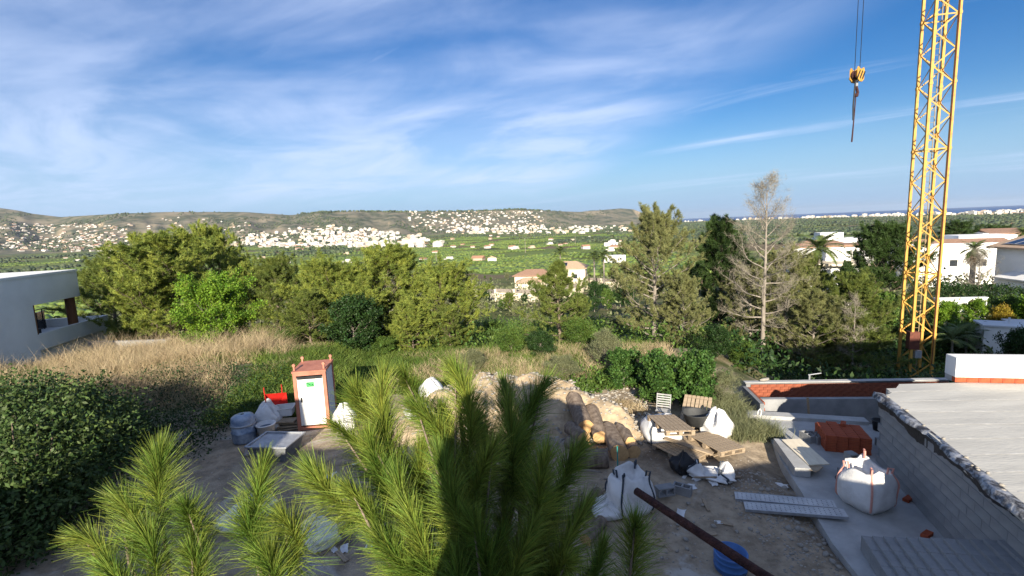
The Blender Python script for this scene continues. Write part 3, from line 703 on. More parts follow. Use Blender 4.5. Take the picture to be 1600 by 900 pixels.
bush_at(1085, 640, 1.9, FIG, 'fig_bush', 'dark green fig bush nearest the brick trench wall', wide=.95)
bush_at(1030, 632, 1.8, FIG, 'fig_bush', 'dark green fig bush left of the one by the trench', wide=1.0, rz=2)
bush_at(975, 606, 1.5, FIG, 'fig_bush', 'green fig bush behind the right end of the sand mound', wide=1.1, rz=4)
bush_at(880, 598, 1.1, OLIVE, 'olive_bush', 'low grey-green shrub just behind the sand mound', wide=1.7)
bush_at(945, 575, 1.7, OLIVE, 'olive_bush', 'grey-green shrub between the fig bushes and the young pine', wide=1.2, rz=1)
bush_at(800, 560, 1.5, BUSH, 'green_bush', 'green shrub on the slope right of the central pines', wide=1.3)
bush_at(740, 585, 1.1, OLIVE, 'olive_bush', 'pale dry shrub at the foot of the central pines', wide=1.5, rz=2)
bush_at(1130, 640, 1.3, OLIVE, 'olive_bush', 'pale feathery shrub against the left end of the brick trench wall', wide=1.0, rz=3)
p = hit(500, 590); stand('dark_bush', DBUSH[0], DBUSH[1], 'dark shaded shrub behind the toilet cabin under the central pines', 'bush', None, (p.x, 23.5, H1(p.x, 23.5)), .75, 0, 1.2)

for px, py, hg, pr, lab, wd_ in ((770, 535, 1.6, BUSH, 'green shrub below the cream garden wall on the slope', 1.4), (845, 560, 1.3, DBUSH, 'dark shrub at the left foot of the young cone-shaped pine', 1.3), (905, 545, 1.5, BUSH, 'green shrub at the right foot of the young cone-shaped pine', 1.3), (960, 530, 1.6, OLIVE, 'grey shrub at the left foot of the thinning tall pine', 1.2),
        (1120, 560, 1.5, DBUSH, 'dark shrub on the slope between the fig bushes and the dead tree', 1.3), (1160, 575, 1.2, BUSH, 'green shrub just left of the foot of the dead tree', 1.3), (720, 545, 1.4, BUSH, 'green shrub against the right edge of the central pines', 1.2), (600, 560, 1.1, BUSH, 'low green shrub under the middle of the central pines', 1.5), (450, 555, 1.4, BUSH, 'green shrub between the bright leafy tree and the central pines', 1.2)):
    bush_at(px, py, hg, pr, 'slope_shrub', lab, wide=wd_, rz=px)
# big laurel-like bush in the left foreground
def big_bush():
    rs = np.random.RandomState(41); n = 7600
    c = np.array([[-11.3, 10.6, .9, 1.7, 2.1, 1.5], [-10.7, 9.6, .5, 1.5, 1.5, 1.2], [-13.0, 11.7, 1.3, 1.8, 2.0, 1.6], [-11.6, 8.6, .4, 2.3, 1.5, 1.0], [-12.4, 9.0, .5, 1.6, 1.5, 1.0], [-13.2, 13.2, .8, 2.2, 1.7, 1.45], [-15.4, 13.8, .9, 2.1, 1.9, 1.45], [-11.9, 12.6, .5, 1.3, 1.3, 1.2]])
    k = rs.randint(0, 8, n); d = nrm(rs.normal(0, 1, (n, 3))); d[:, 2] = np.abs(d[:, 2]) * 1.1 - .25; d = nrm(d)
    rad = rs.uniform(.55, 1.08, (n, 1)); T = c[k, :3] + d * c[k, 3:] * rad * (1 + .2 * fbm(d[:, :1] * 3 + k[:, None], d[:, 1:2] * 3))
    V, F_ = leaves(T, d, 7, .13, .065, 42, .13, .55)
    e = empty('laurel_bush', (-11, 10, 0), 0, 'large glossy dark bush filling the left foreground', 'bush')
    w = Wood()
    for i in range(26):
        q = T[rs.randint(n)]; b = np.array([-11 + rs.uniform(-.4, .4), 10 + rs.uniform(-.4, .4), -.2]); m_ = (b + q) / 2 + [0, 0, .3]
        w.tube(np.array([b, m_, q]), [.05, .03, .01], 5)
    o1 = link('branches', w.mesh('branches', bark_m), e); o2 = link('crown', npmesh('crown', V, F_, leafm('laurel_leaf', (.075, .115, .03), (.035, .065, .016), .2, .45, .02)), e)
    for o in (o1, o2): o.location = (11, -10, 0)
big_bush()

# mid-distance trees on the slope: copies of lighter prototypes
rs_ = random.Random(77)
LOWP = [proto_leafy(51, 6, 3.2, leaf_mid, k=5, L_=.5, wd=.34, n=16, sub=6, twigs=3, base=.1, elev=(5, 65), spread=.3, subtubes=False),
        proto_leafy(52, 6, 3.0, leaf_olive, k=5, L_=.45, wd=.28, n=16, sub=6, twigs=3, base=.1, elev=(5, 65), spread=.3, subtubes=False),
        proto_leafy(53, 7, 3.2, leaf_dark, k=5, L_=.5, wd=.34, n=18, sub=6, twigs=3, base=.1, elev=(5, 65), spread=.3, subtubes=False),
        proto_pine(54, 8, 3.0, needle_mid, n=20, sub=6, twigs=3, subl=.42, base=.1, elev=(5, 62), k=9, L_=.6, wd=.12, subtubes=False)]
KEEP_OUT = []   # (x, y, radius) filled with villas below
def villa_clear(x, y): return all((x - a) ** 2 + (y - b) ** 2 > c * c for a, b, c in KEEP_OUT)
for px, py, c in ((860, 450, 17), (800, 462, 8), (945, 460, 12), (1300, 440, 12), (1530, 420, 20)):
    q = hit(px, py); KEEP_OUT.append((q.x, q.y, c))
REG = [(750, 830, 400, 520, 30, 'tree on the slope left of the tiled villa', 'trees left of the tiled villa', (1.6, 3.6)),
       (880, 1010, 395, 500, 20, 'tree on the slope right of the tiled villa', 'trees right of the tiled villa', (2.2, 4.2)),
       (120, 720, 390, 440, 50, 'tree on the plain beyond the left and central pines', 'trees on the plain behind the pines', (2.5, 5)),
       (1050, 1290, 352, 470, 40, 'tree on the slope behind the dead tree', 'trees behind the dead tree', (3, 6)),
       (1290, 1600, 350, 372, 60, 'tree of the belt between the villas and the coast', 'trees of the coastal belt', (4, 7)),
       (1260, 1400, 440, 540, 14, 'tree in the hollow left of the crane', 'trees left of the crane', (2.4, 4.0))]
for x0, x1, y0, y1, cnt, lab, grp, (h0, h1) in REG:
    for k in range(cnt):
        q = hit(rs_.uniform(x0, x1), rs_.uniform(y0, y1))
        if q is None or q.y < 29 or not villa_clear(q.x, q.y): continue
        i = rs_.choice((0, 1, 2, 3)) if x0 < 1250 else rs_.choice((2, 3, 2, 0)); pr = LOWP[i]; s = rs_.uniform(h0, h1) / pr[2] * (1.2 if i == 3 else 1)
        kd = ('mid green leafy ', 'grey-green leafy ', 'dark leafy ', 'pine ')[i]; stand('slope_tree', pr[0], pr[1], kd + lab, 'tree', kd + grp, tuple(q), s, rs_.uniform(0, 6.28), rs_.uniform(.9, 1.3))

# undergrowth: low leafy ground cover over the slope, dry and green grass
def cover(name, n, xy, hgt, m, label, k=10, L_=.16, wd=.09, seed=1, spread=.25):
    rs = np.random.RandomState(seed); x, y = xy; z = Hh(x, y)
    T = np.c_[x, y, z + rs.uniform(0, 1, len(x)) * hgt]; D = np.tile([0, 0, 1.0], (len(x), 1))
    V, F_ = leaves(T, D, k, L_, wd, seed, spread, .5); o = link(name, npmesh(name, V, F_, m)); tag(o, label, 'undergrowth', kind='stuff')
def polar(n, r0, r1, a0, a1, seed, fr=.15, th=-.1):
    rs = np.random.RandomState(seed); r = np.sqrt(rs.uniform(r0 ** 2, r1 ** 2, n * 3)); a = rs.uniform(R_(a0), R_(a1), n * 3)
    x = np.sin(a) * r; y = np.cos(a) * r; q = (fbm(x * fr + seed, y * fr, 3) > th) & ~((a < R_(-16)) & (r < 39)); return x[q][:n], y[q][:n]
cover('slope_undergrowth', 0, polar(5200, 24, 55, -50, 48, 61), .9, leaf_mid, 'low green scrub covering the slope below the yard', 9, .22, .11, 62, .35)
cover('far_undergrowth', 0, polar(5200, 50, 170, -48, 48, 63, .06, .0), 1.3, leaf_olive, 'grey-green scrub covering the lower slope', 7, .55, .3, 64, .8)
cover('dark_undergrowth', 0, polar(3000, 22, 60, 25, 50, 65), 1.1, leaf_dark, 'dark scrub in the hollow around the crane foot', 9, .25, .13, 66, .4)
def blades(name, x, y, L_, wd, m, label, seed, lean=.35, k=6, sp=.08):
    rs = np.random.RandomState(seed); n = len(x); z = Hh(x, y)
    b = np.c_[x, y, z][:, None] + np.concatenate([rs.normal(0, sp, (n, k, 2)), np.zeros((n, k, 1))], -1)
    d = nrm(np.concatenate([rs.normal(0, lean, (n, k, 2)), np.ones((n, k, 1))], -1)); l = L_ * rs.uniform(.4, 1.25, (n, k, 1))
    bend_ = np.concatenate([rs.normal(0, .28, (n, k, 2)), np.zeros((n, k, 1))], -1) * l
    s = nrm(np.cross(d, rs.normal(0, 1, (n, k, 3)))) * wd * .5
    m1 = b + d * l * .55; V = np.stack([b - s, b + s, m1 + s * .8, m1 - s * .8, b + d * l + bend_, b + d * l + bend_], 3 - 1).reshape(-1, 6, 3)
    q = np.arange(len(V)) * 6
    F_ = np.vstack([np.stack([q, q + 1, q + 2, q + 3], -1), np.stack([q + 3, q + 2, q + 4, q + 5], -1)])
    o = link(name, npmesh(name, V.reshape(-1, 3), F_, m)); tag(o, label, 'grass', kind='stuff')
def box_xy(n, x0, x1, y0, y1, seed, fr=.4, th=-.15):
    rs = np.random.RandomState(seed); x = rs.uniform(x0, x1, n * 2); y = rs.uniform(y0, y1, n * 2); q = fbm(x * fr + seed, y * fr, 3) > th; return x[q][:n], y[q][:n]
def bank(n, seed, th=-.1):
    rs = np.random.RandomState(seed); a = rs.uniform(R_(-49), R_(-26), n * 2); f = rs.uniform(0, 1, n * 2)
    t = (a - R_(-49)) / R_(32); r0 = 27.5 - 6 * t; r1 = 37 - 12 * t; r = r0 + (r1 - r0) * f; x = np.sin(a) * r; y = np.cos(a) * r
    q = fbm(x * .5 + seed, y * .5, 3) > th; return x[q][:n], y[q][:n]
def polar_bank(n, seed):
    rs = np.random.RandomState(seed); a = rs.uniform(R_(-29), R_(-14), n); r = rs.uniform(20.5, 30, n); return np.sin(a) * r, np.cos(a) * r
blades('dry_grass', *bank(6800, 81, -.08), .95, .013, dry_grass, 'tall dry straw grass on the bank before the white house', 82, .35, 7, .12)
blades('dry_stalks', *bank(1500, 101, .0), 1.5, .012, dry_grass, 'taller pale dry stalks standing out of the dry grass bank', 102, .3, 5, .18)
blades('bank_foot_grass', *box_xy(4500, -21, -9.5, 16.5, 24, 103, .4, -.25), .55, .013, dry_grass, 'dry grass at the foot of the left bank behind the large bush', 104, .4, 6, .14)
blades('bank_grass', *bank(4500, 83, -.05), .6, .02, green_grass, 'green grass tufts among the dry grass on the left bank', 84, .4, 6, .12)
blades('green_bank', *polar_bank(4200, 105), .5, .022, green_grass, 'green weeds on the bank between the dry grass and the central pines', 106, .55, 7, .14)
blades('yard_weeds', *box_xy(4200, -10.5, -5.5, 15.2, 21.5, 85, .5, -.3), .40, .03, green_grass, 'fresh green weeds left of and behind the toilet cabin', 86, .6, 8, .12)
blades('back_grass', *box_xy(3000, -5.5, 7.5, 17.4, 23, 87, .4, -.1), .5, .016, dry_grass, 'dry grass along the back edge of the yard behind the sand mound', 88, .45, 6, .12)
blades('green_back_grass', *box_xy(5000, -5.5, 7.5, 17.2, 24, 89, .4, -.2), .42, .022, green_grass, 'green grass along the back edge of the yard', 90, .5, 6, .12)
blades('trench_grass', *box_xy(800, 6.0, 7.4, 12.4, 15.5, 91, .8, -.3), .5, .010, leaf_olive, 'feathery grass between the pallets and the concrete path', 92, .35, 9, .08)
blades('slope_grass', *polar(8000, 25, 60, -48, 47, 93), .55, .03, green_grass, 'rough grass over the slope below the yard', 94, .5, 5, .2)
blades('yard_dry_weeds', *box_xy(1500, 2.5, 6.2, 12.6, 15.5, 95, .6, .05), .25, .014, dry_grass, 'sparse dry weeds around the pallets', 96, .5, 6, .1)
cover('yard_ground_cover', 0, box_xy(900, 1.8, 6, 15.6, 18.5, 97, .5, -.2), .3, leaf_mid, 'low leafy weeds at the right foot of the sand mound', 8, .13, .08, 98, .15)
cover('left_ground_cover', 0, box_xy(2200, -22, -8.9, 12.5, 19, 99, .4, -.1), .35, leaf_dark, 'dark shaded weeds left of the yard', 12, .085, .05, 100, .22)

# palms
def palm_mesh(seed, L_=2.2):
    rs = np.random.RandomState(seed); V = []; 
    P = bend(np.zeros(3), nrm(np.array([1, 0, .75])), L_, 8, rs, -1.35, .01)
    for i in range(60):
        t = .18 + .82 * i / 60; p, d = lerp_poly(P, t); s = 1 if i % 2 else -1
        dl = nrm(np.cross(d, [0, 0, 1])) * s * .8 + d * .75 + np.array([0, 0, -.12]); l = .62 * math.sin(math.pi * (.15 + .8 * t)) + .1; w_ = nrm(np.cross(dl, [0, 0, 1])) * .03
        V += [p - w_, p + w_, p + nrm(dl) * l]
    w = Wood(); w.tube(P, np.linspace(.03, .008, 9), 4)
    V = np.array(V); F_ = np.arange(len(V)).reshape(-1, 3)
    wv = np.vstack(w.V); wf = np.vstack(w.F); tri = np.vstack([wf[:, [0, 1, 2]], wf[:, [0, 2, 3]]])
    return npmesh('frond', np.vstack([V, wv]), np.vstack([F_, tri + len(V)]), MATS['palm_leaf'])
leafm('palm_leaf', (.12, .16, .045), (.07, .105, .03), .25, .3, .02)
FR = palm_mesh(5)
def palm(p, trunk_h, scale, label, rad=.16, n=26, skirt=False):
    e = empty('palm_tree', p, 0, label, 'palm'); w = Wood()
    w.tube(np.array([[0, 0, -.3], [.03, 0, trunk_h * .5], [0, .03, trunk_h]]), [rad * 1.25, rad, rad * .95], 9); link('trunk', w.mesh('trunk', greybark), e)
    for i in range(n):
        f = link('frond', FR, e, (0, 0, trunk_h)); f.rotation_euler = (0, R_(-48 + 85 * (i / n)), i * 2.4); f.scale = (scale,) * 3
    if skirt:
        T = np.random.RandomState(4).normal(0, 1, (160, 3)) * [.28, .28, .45] + [0, 0, trunk_h - .9]; V, F_ = needles(T, np.tile([0, 0, -1.], (160, 1)), 5, .8, .06, 9)
        link('dead_frond_skirt', npmesh('dead_frond_skirt', V, F_, mat('dead_frond', (.14, .10, .06), (.08, .055, .035), .95, 5)), e)
    return e
def palm_at(px, py, Y, label, drop, **k):
    p = at(px, py, Y); zb = H1(p.x, p.y); th = p.z - zb - drop; return palm((p.x, p.y, zb), th, k.pop('scale', 1.0), label, **k)
palm_at(1524, 372, 62, 'fan palm with a shaggy trunk in front of the long white building', 1.6, scale=.9, rad=.3, skirt=True)
palm_at(1600, 352, 85, 'small palm beside the solar panel roof', 1.5, scale=.9)
palm_at(928, 392, 128, 'palm with slim trunk just right of the tiled villa', 1.5, scale=1.25, rad=.22)
palm_at(943, 392, 124, 'palm right of the slim palm by the tiled villa', 1.5, scale=1.35, rad=.22)
palm_at(875, 386, 142, 'palm rising behind the roof of the tiled villa', 1.5, scale=1.3, rad=.2)
palm_at(1280, 376, 60, 'young palm with long fronds right of the dead tree', 1.2, scale=1.5, rad=.2)

# neighbouring garden at the right: hedge, citrus trees, shrubs
def hedge(pts, h, wdt, m, label, seed, L_=.16, dens=150):
    rs = np.random.RandomState(seed); pts = [np.array(p) for p in pts]; T = []
    for a, b in zip(pts[:-1], pts[1:]):
        ln = np.linalg.norm(b[:2] - a[:2]); n = int(ln * dens); t = rs.rand(n, 1); sd = nrm(np.array([[-(b - a)[1], (b - a)[0], 0]]))
        hh = h * (.9 + .25 * fbm(t * ln * .7 + seed, t * 0 + seed, 3)); q = a + (b - a) * t + sd * rs.uniform(-.5, .5, (n, 1)) * wdt; q[:, 2:] += rs.uniform(0, 1, (n, 1)) ** .6 * hh; T.append(q)
    T = np.vstack(T); V, F_ = leaves(T, np.tile([0, 0, 1.], (len(T), 1)), 6, L_, L_ * .55, seed, .12, .4)
    o = link('hedge', npmesh('hedge', V, F_, m)); tag(o, label, 'hedge')
def gp(px, Y, py=450): p = at(px, py, Y); return (p.x, p.y, H1(p.x, p.y))
hedge([gp(1462, 50), gp(1535, 49), gp(1680, 47)], 3.0, 1.6, leaf_dark, 'long dark clipped hedge below the long white building', 7, .2, 170)
CIT = proto_leafy(36, 3.2, 1.5, leaf_bright, k=8, L_=.16, wd=.09, n=26, sub=7, base=.12, elev=(0, 70), spread=.12)
CITD = proto_leafy(37, 3.2, 1.5, leaf_mid, k=8, L_=.16, wd=.09, n=26, sub=7, base=.12, elev=(0, 70), spread=.12)
for px, py, Y, pr, lab, wd_ in ((1482, 472, 37, CIT, 'bright green citrus tree nearest the crane in the garden', 1.1), (1525, 468, 39, CIT, 'green citrus tree second from the crane in the garden', 1.2), (1575, 462, 38, CITD, 'green citrus tree above the yellowing shrub', 1.2),
                           (1612, 458, 36, CIT, 'green citrus tree at the right edge of the picture', 1.2), (1500, 505, 32, CITD, 'low green shrub under the citrus trees beside the crane', 1.2), (1450, 520, 32, CITD, 'green shrub seen through the crane lattice', 1.3)):
    tree_at(px, py, Y, pr, 'citrus_tree', lab, wide=wd_, rz=px)
YEL = proto_leafy(38, 2.0, 1.0, leaf_yellow, k=8, L_=.13, wd=.06, n=20, sub=6, base=.1, elev=(15, 75), spread=.1)
tree_at(1568, 478, 33, YEL, 'garden_shrub', 'yellowing shrub beside the white garden box', cat='bush', wide=.8)
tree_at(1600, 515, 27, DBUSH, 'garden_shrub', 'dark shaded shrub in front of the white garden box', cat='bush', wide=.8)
for px, py, Y, lab in ((1490, 515, 30, 'banana-like plant with long leaves right of the crane'), (1512, 512, 31, 'banana-like plant with long leaves second from the crane')):
    p = at(px, py, Y); zb = H1(p.x, p.y); palm((p.x, p.y, zb), max(.4, p.z - zb - .7), .75, lab, .07, 12).name = 'banana_plant'

# ------------------------------------------------------------------ neighbouring buildings
def wall_windows(par, wins, wm=glass_m):
    for (c, d, rz) in wins:
        w = MB().box((0, 0, 0), d).build('window', wm, par, c, (0, 0, rz)); f = MB(); t = .09
        f.box((0, -.03, d[2] / 2 + t / 2), (d[0] + 2 * t, d[1] + .1, t)); f.box((0, -.03, -d[2] / 2 - t / 2), (d[0] + 2 * t, d[1] + .16, t))
        for s in (-1, 1): f.box((s * (d[0] / 2 + t / 2), -.03, 0), (t, d[1] + .1, d[2]))
        f.build('frame', offwhite, w)
def hip(par, c, dx, dy, h, m, name='roof', ridge=.45, over=.5, th=.18):
    x, y = dx / 2 + over, dy / 2 + over; r = dx * ridge / 2
    mb = MB(); V = [(-x, -y, 0), (x, -y, 0), (x, y, 0), (-x, y, 0), (-x, -y, th), (x, -y, th), (x, y, th), (-x, y, th), (-r, 0, h), (r, 0, h)]
    mb.add(V, [(3, 2, 1, 0), (0, 1, 5, 4), (1, 2, 6, 5), (2, 3, 7, 6), (3, 0, 4, 7), (4, 5, 9, 8), (5, 6, 9), (6, 7, 8, 9), (7, 4, 8)])
    return mb.build(name, m, par, c)
def panels(par, c, n, w, h, tilt, gap=.06, rz=0.0):
    for i in range(n):
        p = MB().box((0, 0, 0), (w, h, .05)).build('solar_panel', solar_m, par, (c[0] + (i - (n - 1) / 2) * (w + gap) * math.cos(rz), c[1] + (i - (n - 1) / 2) * (w + gap) * math.sin(rz), c[2]), (tilt, 0, rz))
        f = MB()
        for s in (-1, 1): f.box((s * w / 2, 0, 0), (.05, h + .05, .07)); f.box((0, s * h / 2, 0), (w - .05, .05, .07))
        f.build('frame', steel_m, p)

# modern white house at left, half hidden by the dry grass
zt = 4.5; A_ = gz(0, 438, zt); B_ = gz(119, 423, zt)
dirA = (B_ - A_); dirA.z = 0; ln = dirA.length; dirA.normalize(); out = Vector((dirA.y, -dirA.x, 0))
if out.dot(-A_) < 0: out = -out
hw = empty('modern_house', (B_.x, B_.y, 0), math.atan2(dirA.y, dirA.x), 'white modern flat-roofed house with a terrace opening at the left edge', 'house')
# local frame: +x along the face to the right/away, -y towards the viewer side
sgn = -1 if (Matrix.Rotation(-math.atan2(dirA.y, dirA.x), 3, 'Z') @ out).y < 0 else 1
def hb(mb, x0, x1, y0, y1, z0, z1): mb.box(((x0 + x1) / 2, sgn * (y0 + y1) / 2, (z0 + z1) / 2), (x1 - x0, abs(y1 - y0), z1 - z0))
mb = MB(); hb(mb, -16, -4.1, 0, -11, -2.5, 4.46); hb(mb, -4.1, 0, 0, -11, 2.85, 4.46); hb(mb, -4.1, 2.6, -.28, -11, -2.5, .55)
mb.build('wall', white_wall, hw)
mb = MB(); hb(mb, -16.05, .05, .05, -11.05, 4.464, 4.60); mb.build('roof_edge', white_wall, hw)
mb = MB(); hb(mb, -4.1, 2.6, 0, -.28, .2, 1.12); hb(mb, 2.35, 2.6, -.284, -6, .554, 1.12); mb.build('parapet', white_wall, hw)
MB().tube([(-.30, sgn * -.45, .55), (-.30, sgn * -.45, 2.85)], .26, 14).build('column', brownwood, hw)
mb = MB(); hb(mb, -4.098, -3.9, -.06, -.5, .56, 2.84); mb.build('door_frame', brownwood, hw)
mb = MB(); hb(mb, -4.0, 2.3, -3.6, -3.66, .56, 1.75); mb.build('glass_screen', glass_m, hw)
mb = MB()
for k in range(5): hb(mb, -2.6 + k * 1.1, -2.55 + k * 1.1, -3.4, -3.45, .56, 1.95)
hb(mb, -4.0, 2.3, -3.4, -3.44, 1.92, 1.98); mb.build('railing', black_m, hw)
for x0, x1, y0, y1, z1 in ((-3.6, -2.5, -1.4, -2.4, 1.55), (-1.4, -.7, -2.0, -2.6, 1.0)):
    mb = MB(); hb(mb, x0, x1, y0, y1, .56, z1); mb.build('terrace_seat', black_m, hw)
# grey boundary wall and a white pole on the bank
p0 = gz(140, 534, .2); p1 = gz(262, 530, .2)
mb = MB(); d = p1 - p0; mb.box((p0 + p1) / 2 - Vector((0, 0, .60)), (d.length, .25, 1.2), (0, 0, math.atan2(d.y, d.x)))
tag(mb.build('garden_wall', mat('grey_concrete_wall', (.30, .305, .31), (.21, .215, .22), .9, 2, .3)), 'low grey wall beside the terrace of the white modern house', 'wall')
q0 = gz(150, 556, .55); q1 = gz(206, 541, .6); tag(MB().tube([q0, q1], .045, 8).build('white_pole', offwhite), 'white pole lying in the dry grass before the modern house', 'pole')

# tiled villa in the middle distance
vb = hit(872, 452); yaw = -math.atan2(vb.x, vb.y)
vl = empty('tiled_villa', (vb.x, vb.y, vb.z - .4), yaw - .12, 'cream villa with tiled roofs and solar panels in the middle distance', 'house')
MB().box((3.6, 0, 3.4), (9.5, 8, 6.8)).build('wall', cream_wall, vl); MB().box((-7, .8, 2.4), (11, 7.5, 4.8)).build('side_wing', cream_wall, vl)
hip(vl, (3.6, 0, 6.8), 9.5, 8, 1.9, pale_tile); hip(vl, (-7, .8, 4.8), 11, 7.5, 1.7, tile_m, over=.6)
MB().box((-11.6, -3.3, 2.2), (.4, .4, 4.4)).build('porch_column', cream_wall, vl)
panels(vl, (1.2, -2.7, 8.05), 3, 1.3, 1.9, R_(23))
wall_windows(vl, [((5.6, -4.03, 4.6), (1.1, .1, 1.3), 0), ((2.6, -4.03, 4.6), (1.0, .1, 1.2), 0), ((7, -4.03, 1.6), (1.2, .1, 1.4), 0), ((-6, -2.98, 2.6), (1.6, .1, 1.9), 0), ((-9.4, -2.98, 2.6), (1.6, .1, 1.9), 0)])
mb = MB(); n = 12; P1 = [(2.4 * math.cos(math.pi * k / n), 2.3 * math.sin(math.pi * k / n)) for k in range(n + 1)]
for s in (-.2, .2): pass
P = [[(x * s_, y_, 1.2 + z * s_) for x, z in P1] for s_, y_ in ((1, -6.2), (1.22, -6.2), (1.22, -5.7), (1, -5.7), (1, -6.2))]
mb.grid(P); mb.box((-2.65, -5.95, .6), (.5, .5, 1.3)); mb.box((2.65, -5.95, .6), (.5, .5, 1.3)); mb.build('porch_arch', white_wall, vl)
MB().box((7.8, -4.9, 2.2), (2.2, 1.7, .2)).build('porch_roof', pale_tile, vl); MB().box((3.5, -5.1, 3.0), (7, 2.0, .25)).build('terrace_slab', cream_wall, vl)
# its low annex
an = hit(828, 452); an_e = empty('villa_annex', (an.x, an.y, an.z - .3), yaw + .1, 'low tiled annex in front left of the cream villa', 'house')
MB().box((0, 0, 1.2), (7, 5, 2.6)).build('wall', cream_wall, an_e); hip(an_e, (0, 0, 2.5), 7, 5, 1.3, pale_tile); wall_windows(an_e, [((1.2, -2.53, 1.2), (1.2, .1, 1.2), 0)])
# garden wall with posts and railing panels before the villa
pts = [(740, 464), (775, 471), (835, 472), (905, 463), (918, 448), (985, 450), (1010, 455)]
W3 = [hit(*p) for p in pts]
gw = empty('villa_garden_wall', tuple(W3[0]), 0, 'cream garden wall with posts and railings before the tiled villa', 'wall'); O = Vector(W3[0])
for a, b in zip(W3[:-1], W3[1:]):
    d = Vector((b.x - a.x, b.y - a.y, 0)); ang = math.atan2(d.y, d.x); c = (a + b) / 2 - O; k = max(2, int(d.length / 4.5))
    MB().box((0, 0, .55), (d.length, .3, 2.3)).build('wall_panel', cream_wall, gw, (c.x, c.y, c.z), (0, 0, ang))
    MB().box((0, 0, 2.1), (d.length, .06, .7)).build('railing', mat('railing_grey', (.28, .24, .2), (.2, .17, .15), .9, 4), gw, (c.x, c.y, c.z), (0, 0, ang))
    for i in range(k):
        q = a + (b - a) * (i / k) - O; mbp = MB().box((0, 0, .9), (.42, .42, 3.0)); mbp.box((0, 0, 2.46), (.56, .56, .12)); mbp.build('post', cream_wall, gw, (q.x, q.y, q.z), (0, 0, ang))
# small white shed left of the villa and a terrace behind
for px, py, w_, lab in ((769, 409, 8, 'small white gabled shed on the plain left of the villa'),):
    s = hit(px, py); e = empty('shed', tuple(s), -math.atan2(s.x, s.y), lab, 'shed'); MB().box((0, 0, 1.6), (w_, 6, 3.6)).build('wall', white_wall, e)
    MB().add([(-w_ / 2 - .4, -3.4, 3.4), (w_ / 2 + .4, -3.4, 3.4), (w_ / 2 + .4, 3.4, 3.4), (-w_ / 2 - .4, 3.4, 3.4), (0, -3.4, 5.2), (0, 3.4, 5.2)], [(0, 3, 2, 1), (0, 4, 5, 3), (1, 2, 5, 4), (0, 1, 4), (2, 3, 5)]).build('roof', pale_tile, e)
s = hit(960, 412); e = empty('white_houses', tuple(s), -math.atan2(s.x, s.y), 'stepped white house behind the villa palms', 'house')
MB().box((0, 0, 3), (16, 9, 6.5)).build('wall', white_wall, e); MB().box((-3, -5, 1.6), (9, 4, 3.4)).build('front_wing', white_wall, e); wall_windows(e, [((-4, -7.03, 1.6), (1.6, .1, 1.4), 0), ((-1, -7.03, 1.6), (1.6, .1, 1.4), 0), ((4.5, -4.53, 3.8), (1.6, .1, 1.4), 0)])
s = hit(955, 386); e = empty('white_house', tuple(s), -math.atan2(s.x, s.y), 'white house on the plain above the villa palms', 'house')
MB().box((0, 0, 3), (20, 10, 7)).build('wall', white_wall, e); MB().box((2, 0, 8), (8, 8, 3)).build('upper_floor', white_wall, e); wall_windows(e, [((k * 4 - 6, -5.03, 3.6), (1.8, .1, 1.6), 0) for k in range(4)])
# flat white warehouses on the plain
for px, py, L_, lab in ((652, 380, 58, 'long low white farm building above the central pines'), (525, 386, 40, 'white flat farm building left of the long low one'), (480, 374, 45, 'white flat hall at the edge of the far town')):
    s = hit(px, py); e = empty('farm_hall', tuple(s), -math.atan2(s.x, s.y), lab, 'building')
    MB().box((0, 0, 3), (L_, 14, 6.5)).build('wall', white_wall, e); MB().box((0, 0, 6.4), (L_ + 1, 15, .4)).build('roof', grey_wall, e)
    MB().box((L_ * .2, 0, 8), (8, 8, 3)).build('roof_box', white_wall, e); wall_windows(e, [((k * 8 - 12, -7.03, 3.2), (3, .1, 2.4), 0) for k in range(4)])
# utility poles on the plain
for px, y0, y1 in ((821, 372, 395), (899, 369, 383), (682, 394, 410), (812, 372, 381)):
    s = hit(px, y1); t = at(px, y0, s.y); o = MB().tube([(0, 0, -.3), (0, 0, t.z - s.z)], [.35, .2], 8).box((0, 0, (t.z - s.z) * .95), (2.4, .2, .2)).build('utility_pole', greybark, None, tuple(s))
    tag(o, {821: 'nearer utility pole above the villa roof', 899: 'utility pole left of the thinning grey pine on the plain', 682: 'lone utility pole in the field above the central pines', 812: 'far utility pole left of the nearer one above the villa'}[px], 'pole')

# right-hand neighbours
def block_house(px, py, Y, dims, label, name, m, rz=0.0, flat=True):
    p = at(px, py, Y); zb = H1(p.x, p.y); e = empty(name, (p.x, p.y, zb), rz, label, 'house'); return e, p.z - zb
e, h = block_house(1558, 386, 60, None, 'grey-white house with solar panels on a tiled roof at the right edge', 'neighbour_house', None, R_(-97))
MB().box((6.5, 4.0, h / 2 - 1), (13, 8, h + 2)).build('wall', white_wall, e)
MB().add([(-.7, -.7, h - .1), (13.5, -.7, h - .1), (13.5, 4, h + 1.3), (-.7, 4, h + 1.3), (-.7, -.7, h + .1), (13.5, -.7, h + .1), (13.5, 4, h + 1.5), (-.7, 4, h + 1.5), (-.7, 8.7, h), (13.5, 8.7, h), (-.7, 8.7, h + .2), (13.5, 8.7, h + .2)],
    [(0, 1, 5, 4), (4, 5, 6, 7), (0, 4, 7, 3), (1, 2, 6, 5), (3, 7, 10, 8), (7, 6, 11, 10), (6, 2, 9, 11), (8, 10, 11, 9), (3, 2, 1, 0), (8, 9, 2, 3)]).build('roof', pale_tile, e)
panels(e, (6.4, 1.75, h + .95), 8, 1.35, 3.4, R_(16.6))
wall_windows(e, [((4.6, -.03, h - 1.7), (1.0, .1, 1.5), 0), ((8.8, -.03, h - 1.7), (1.0, .1, 1.5), 0)])
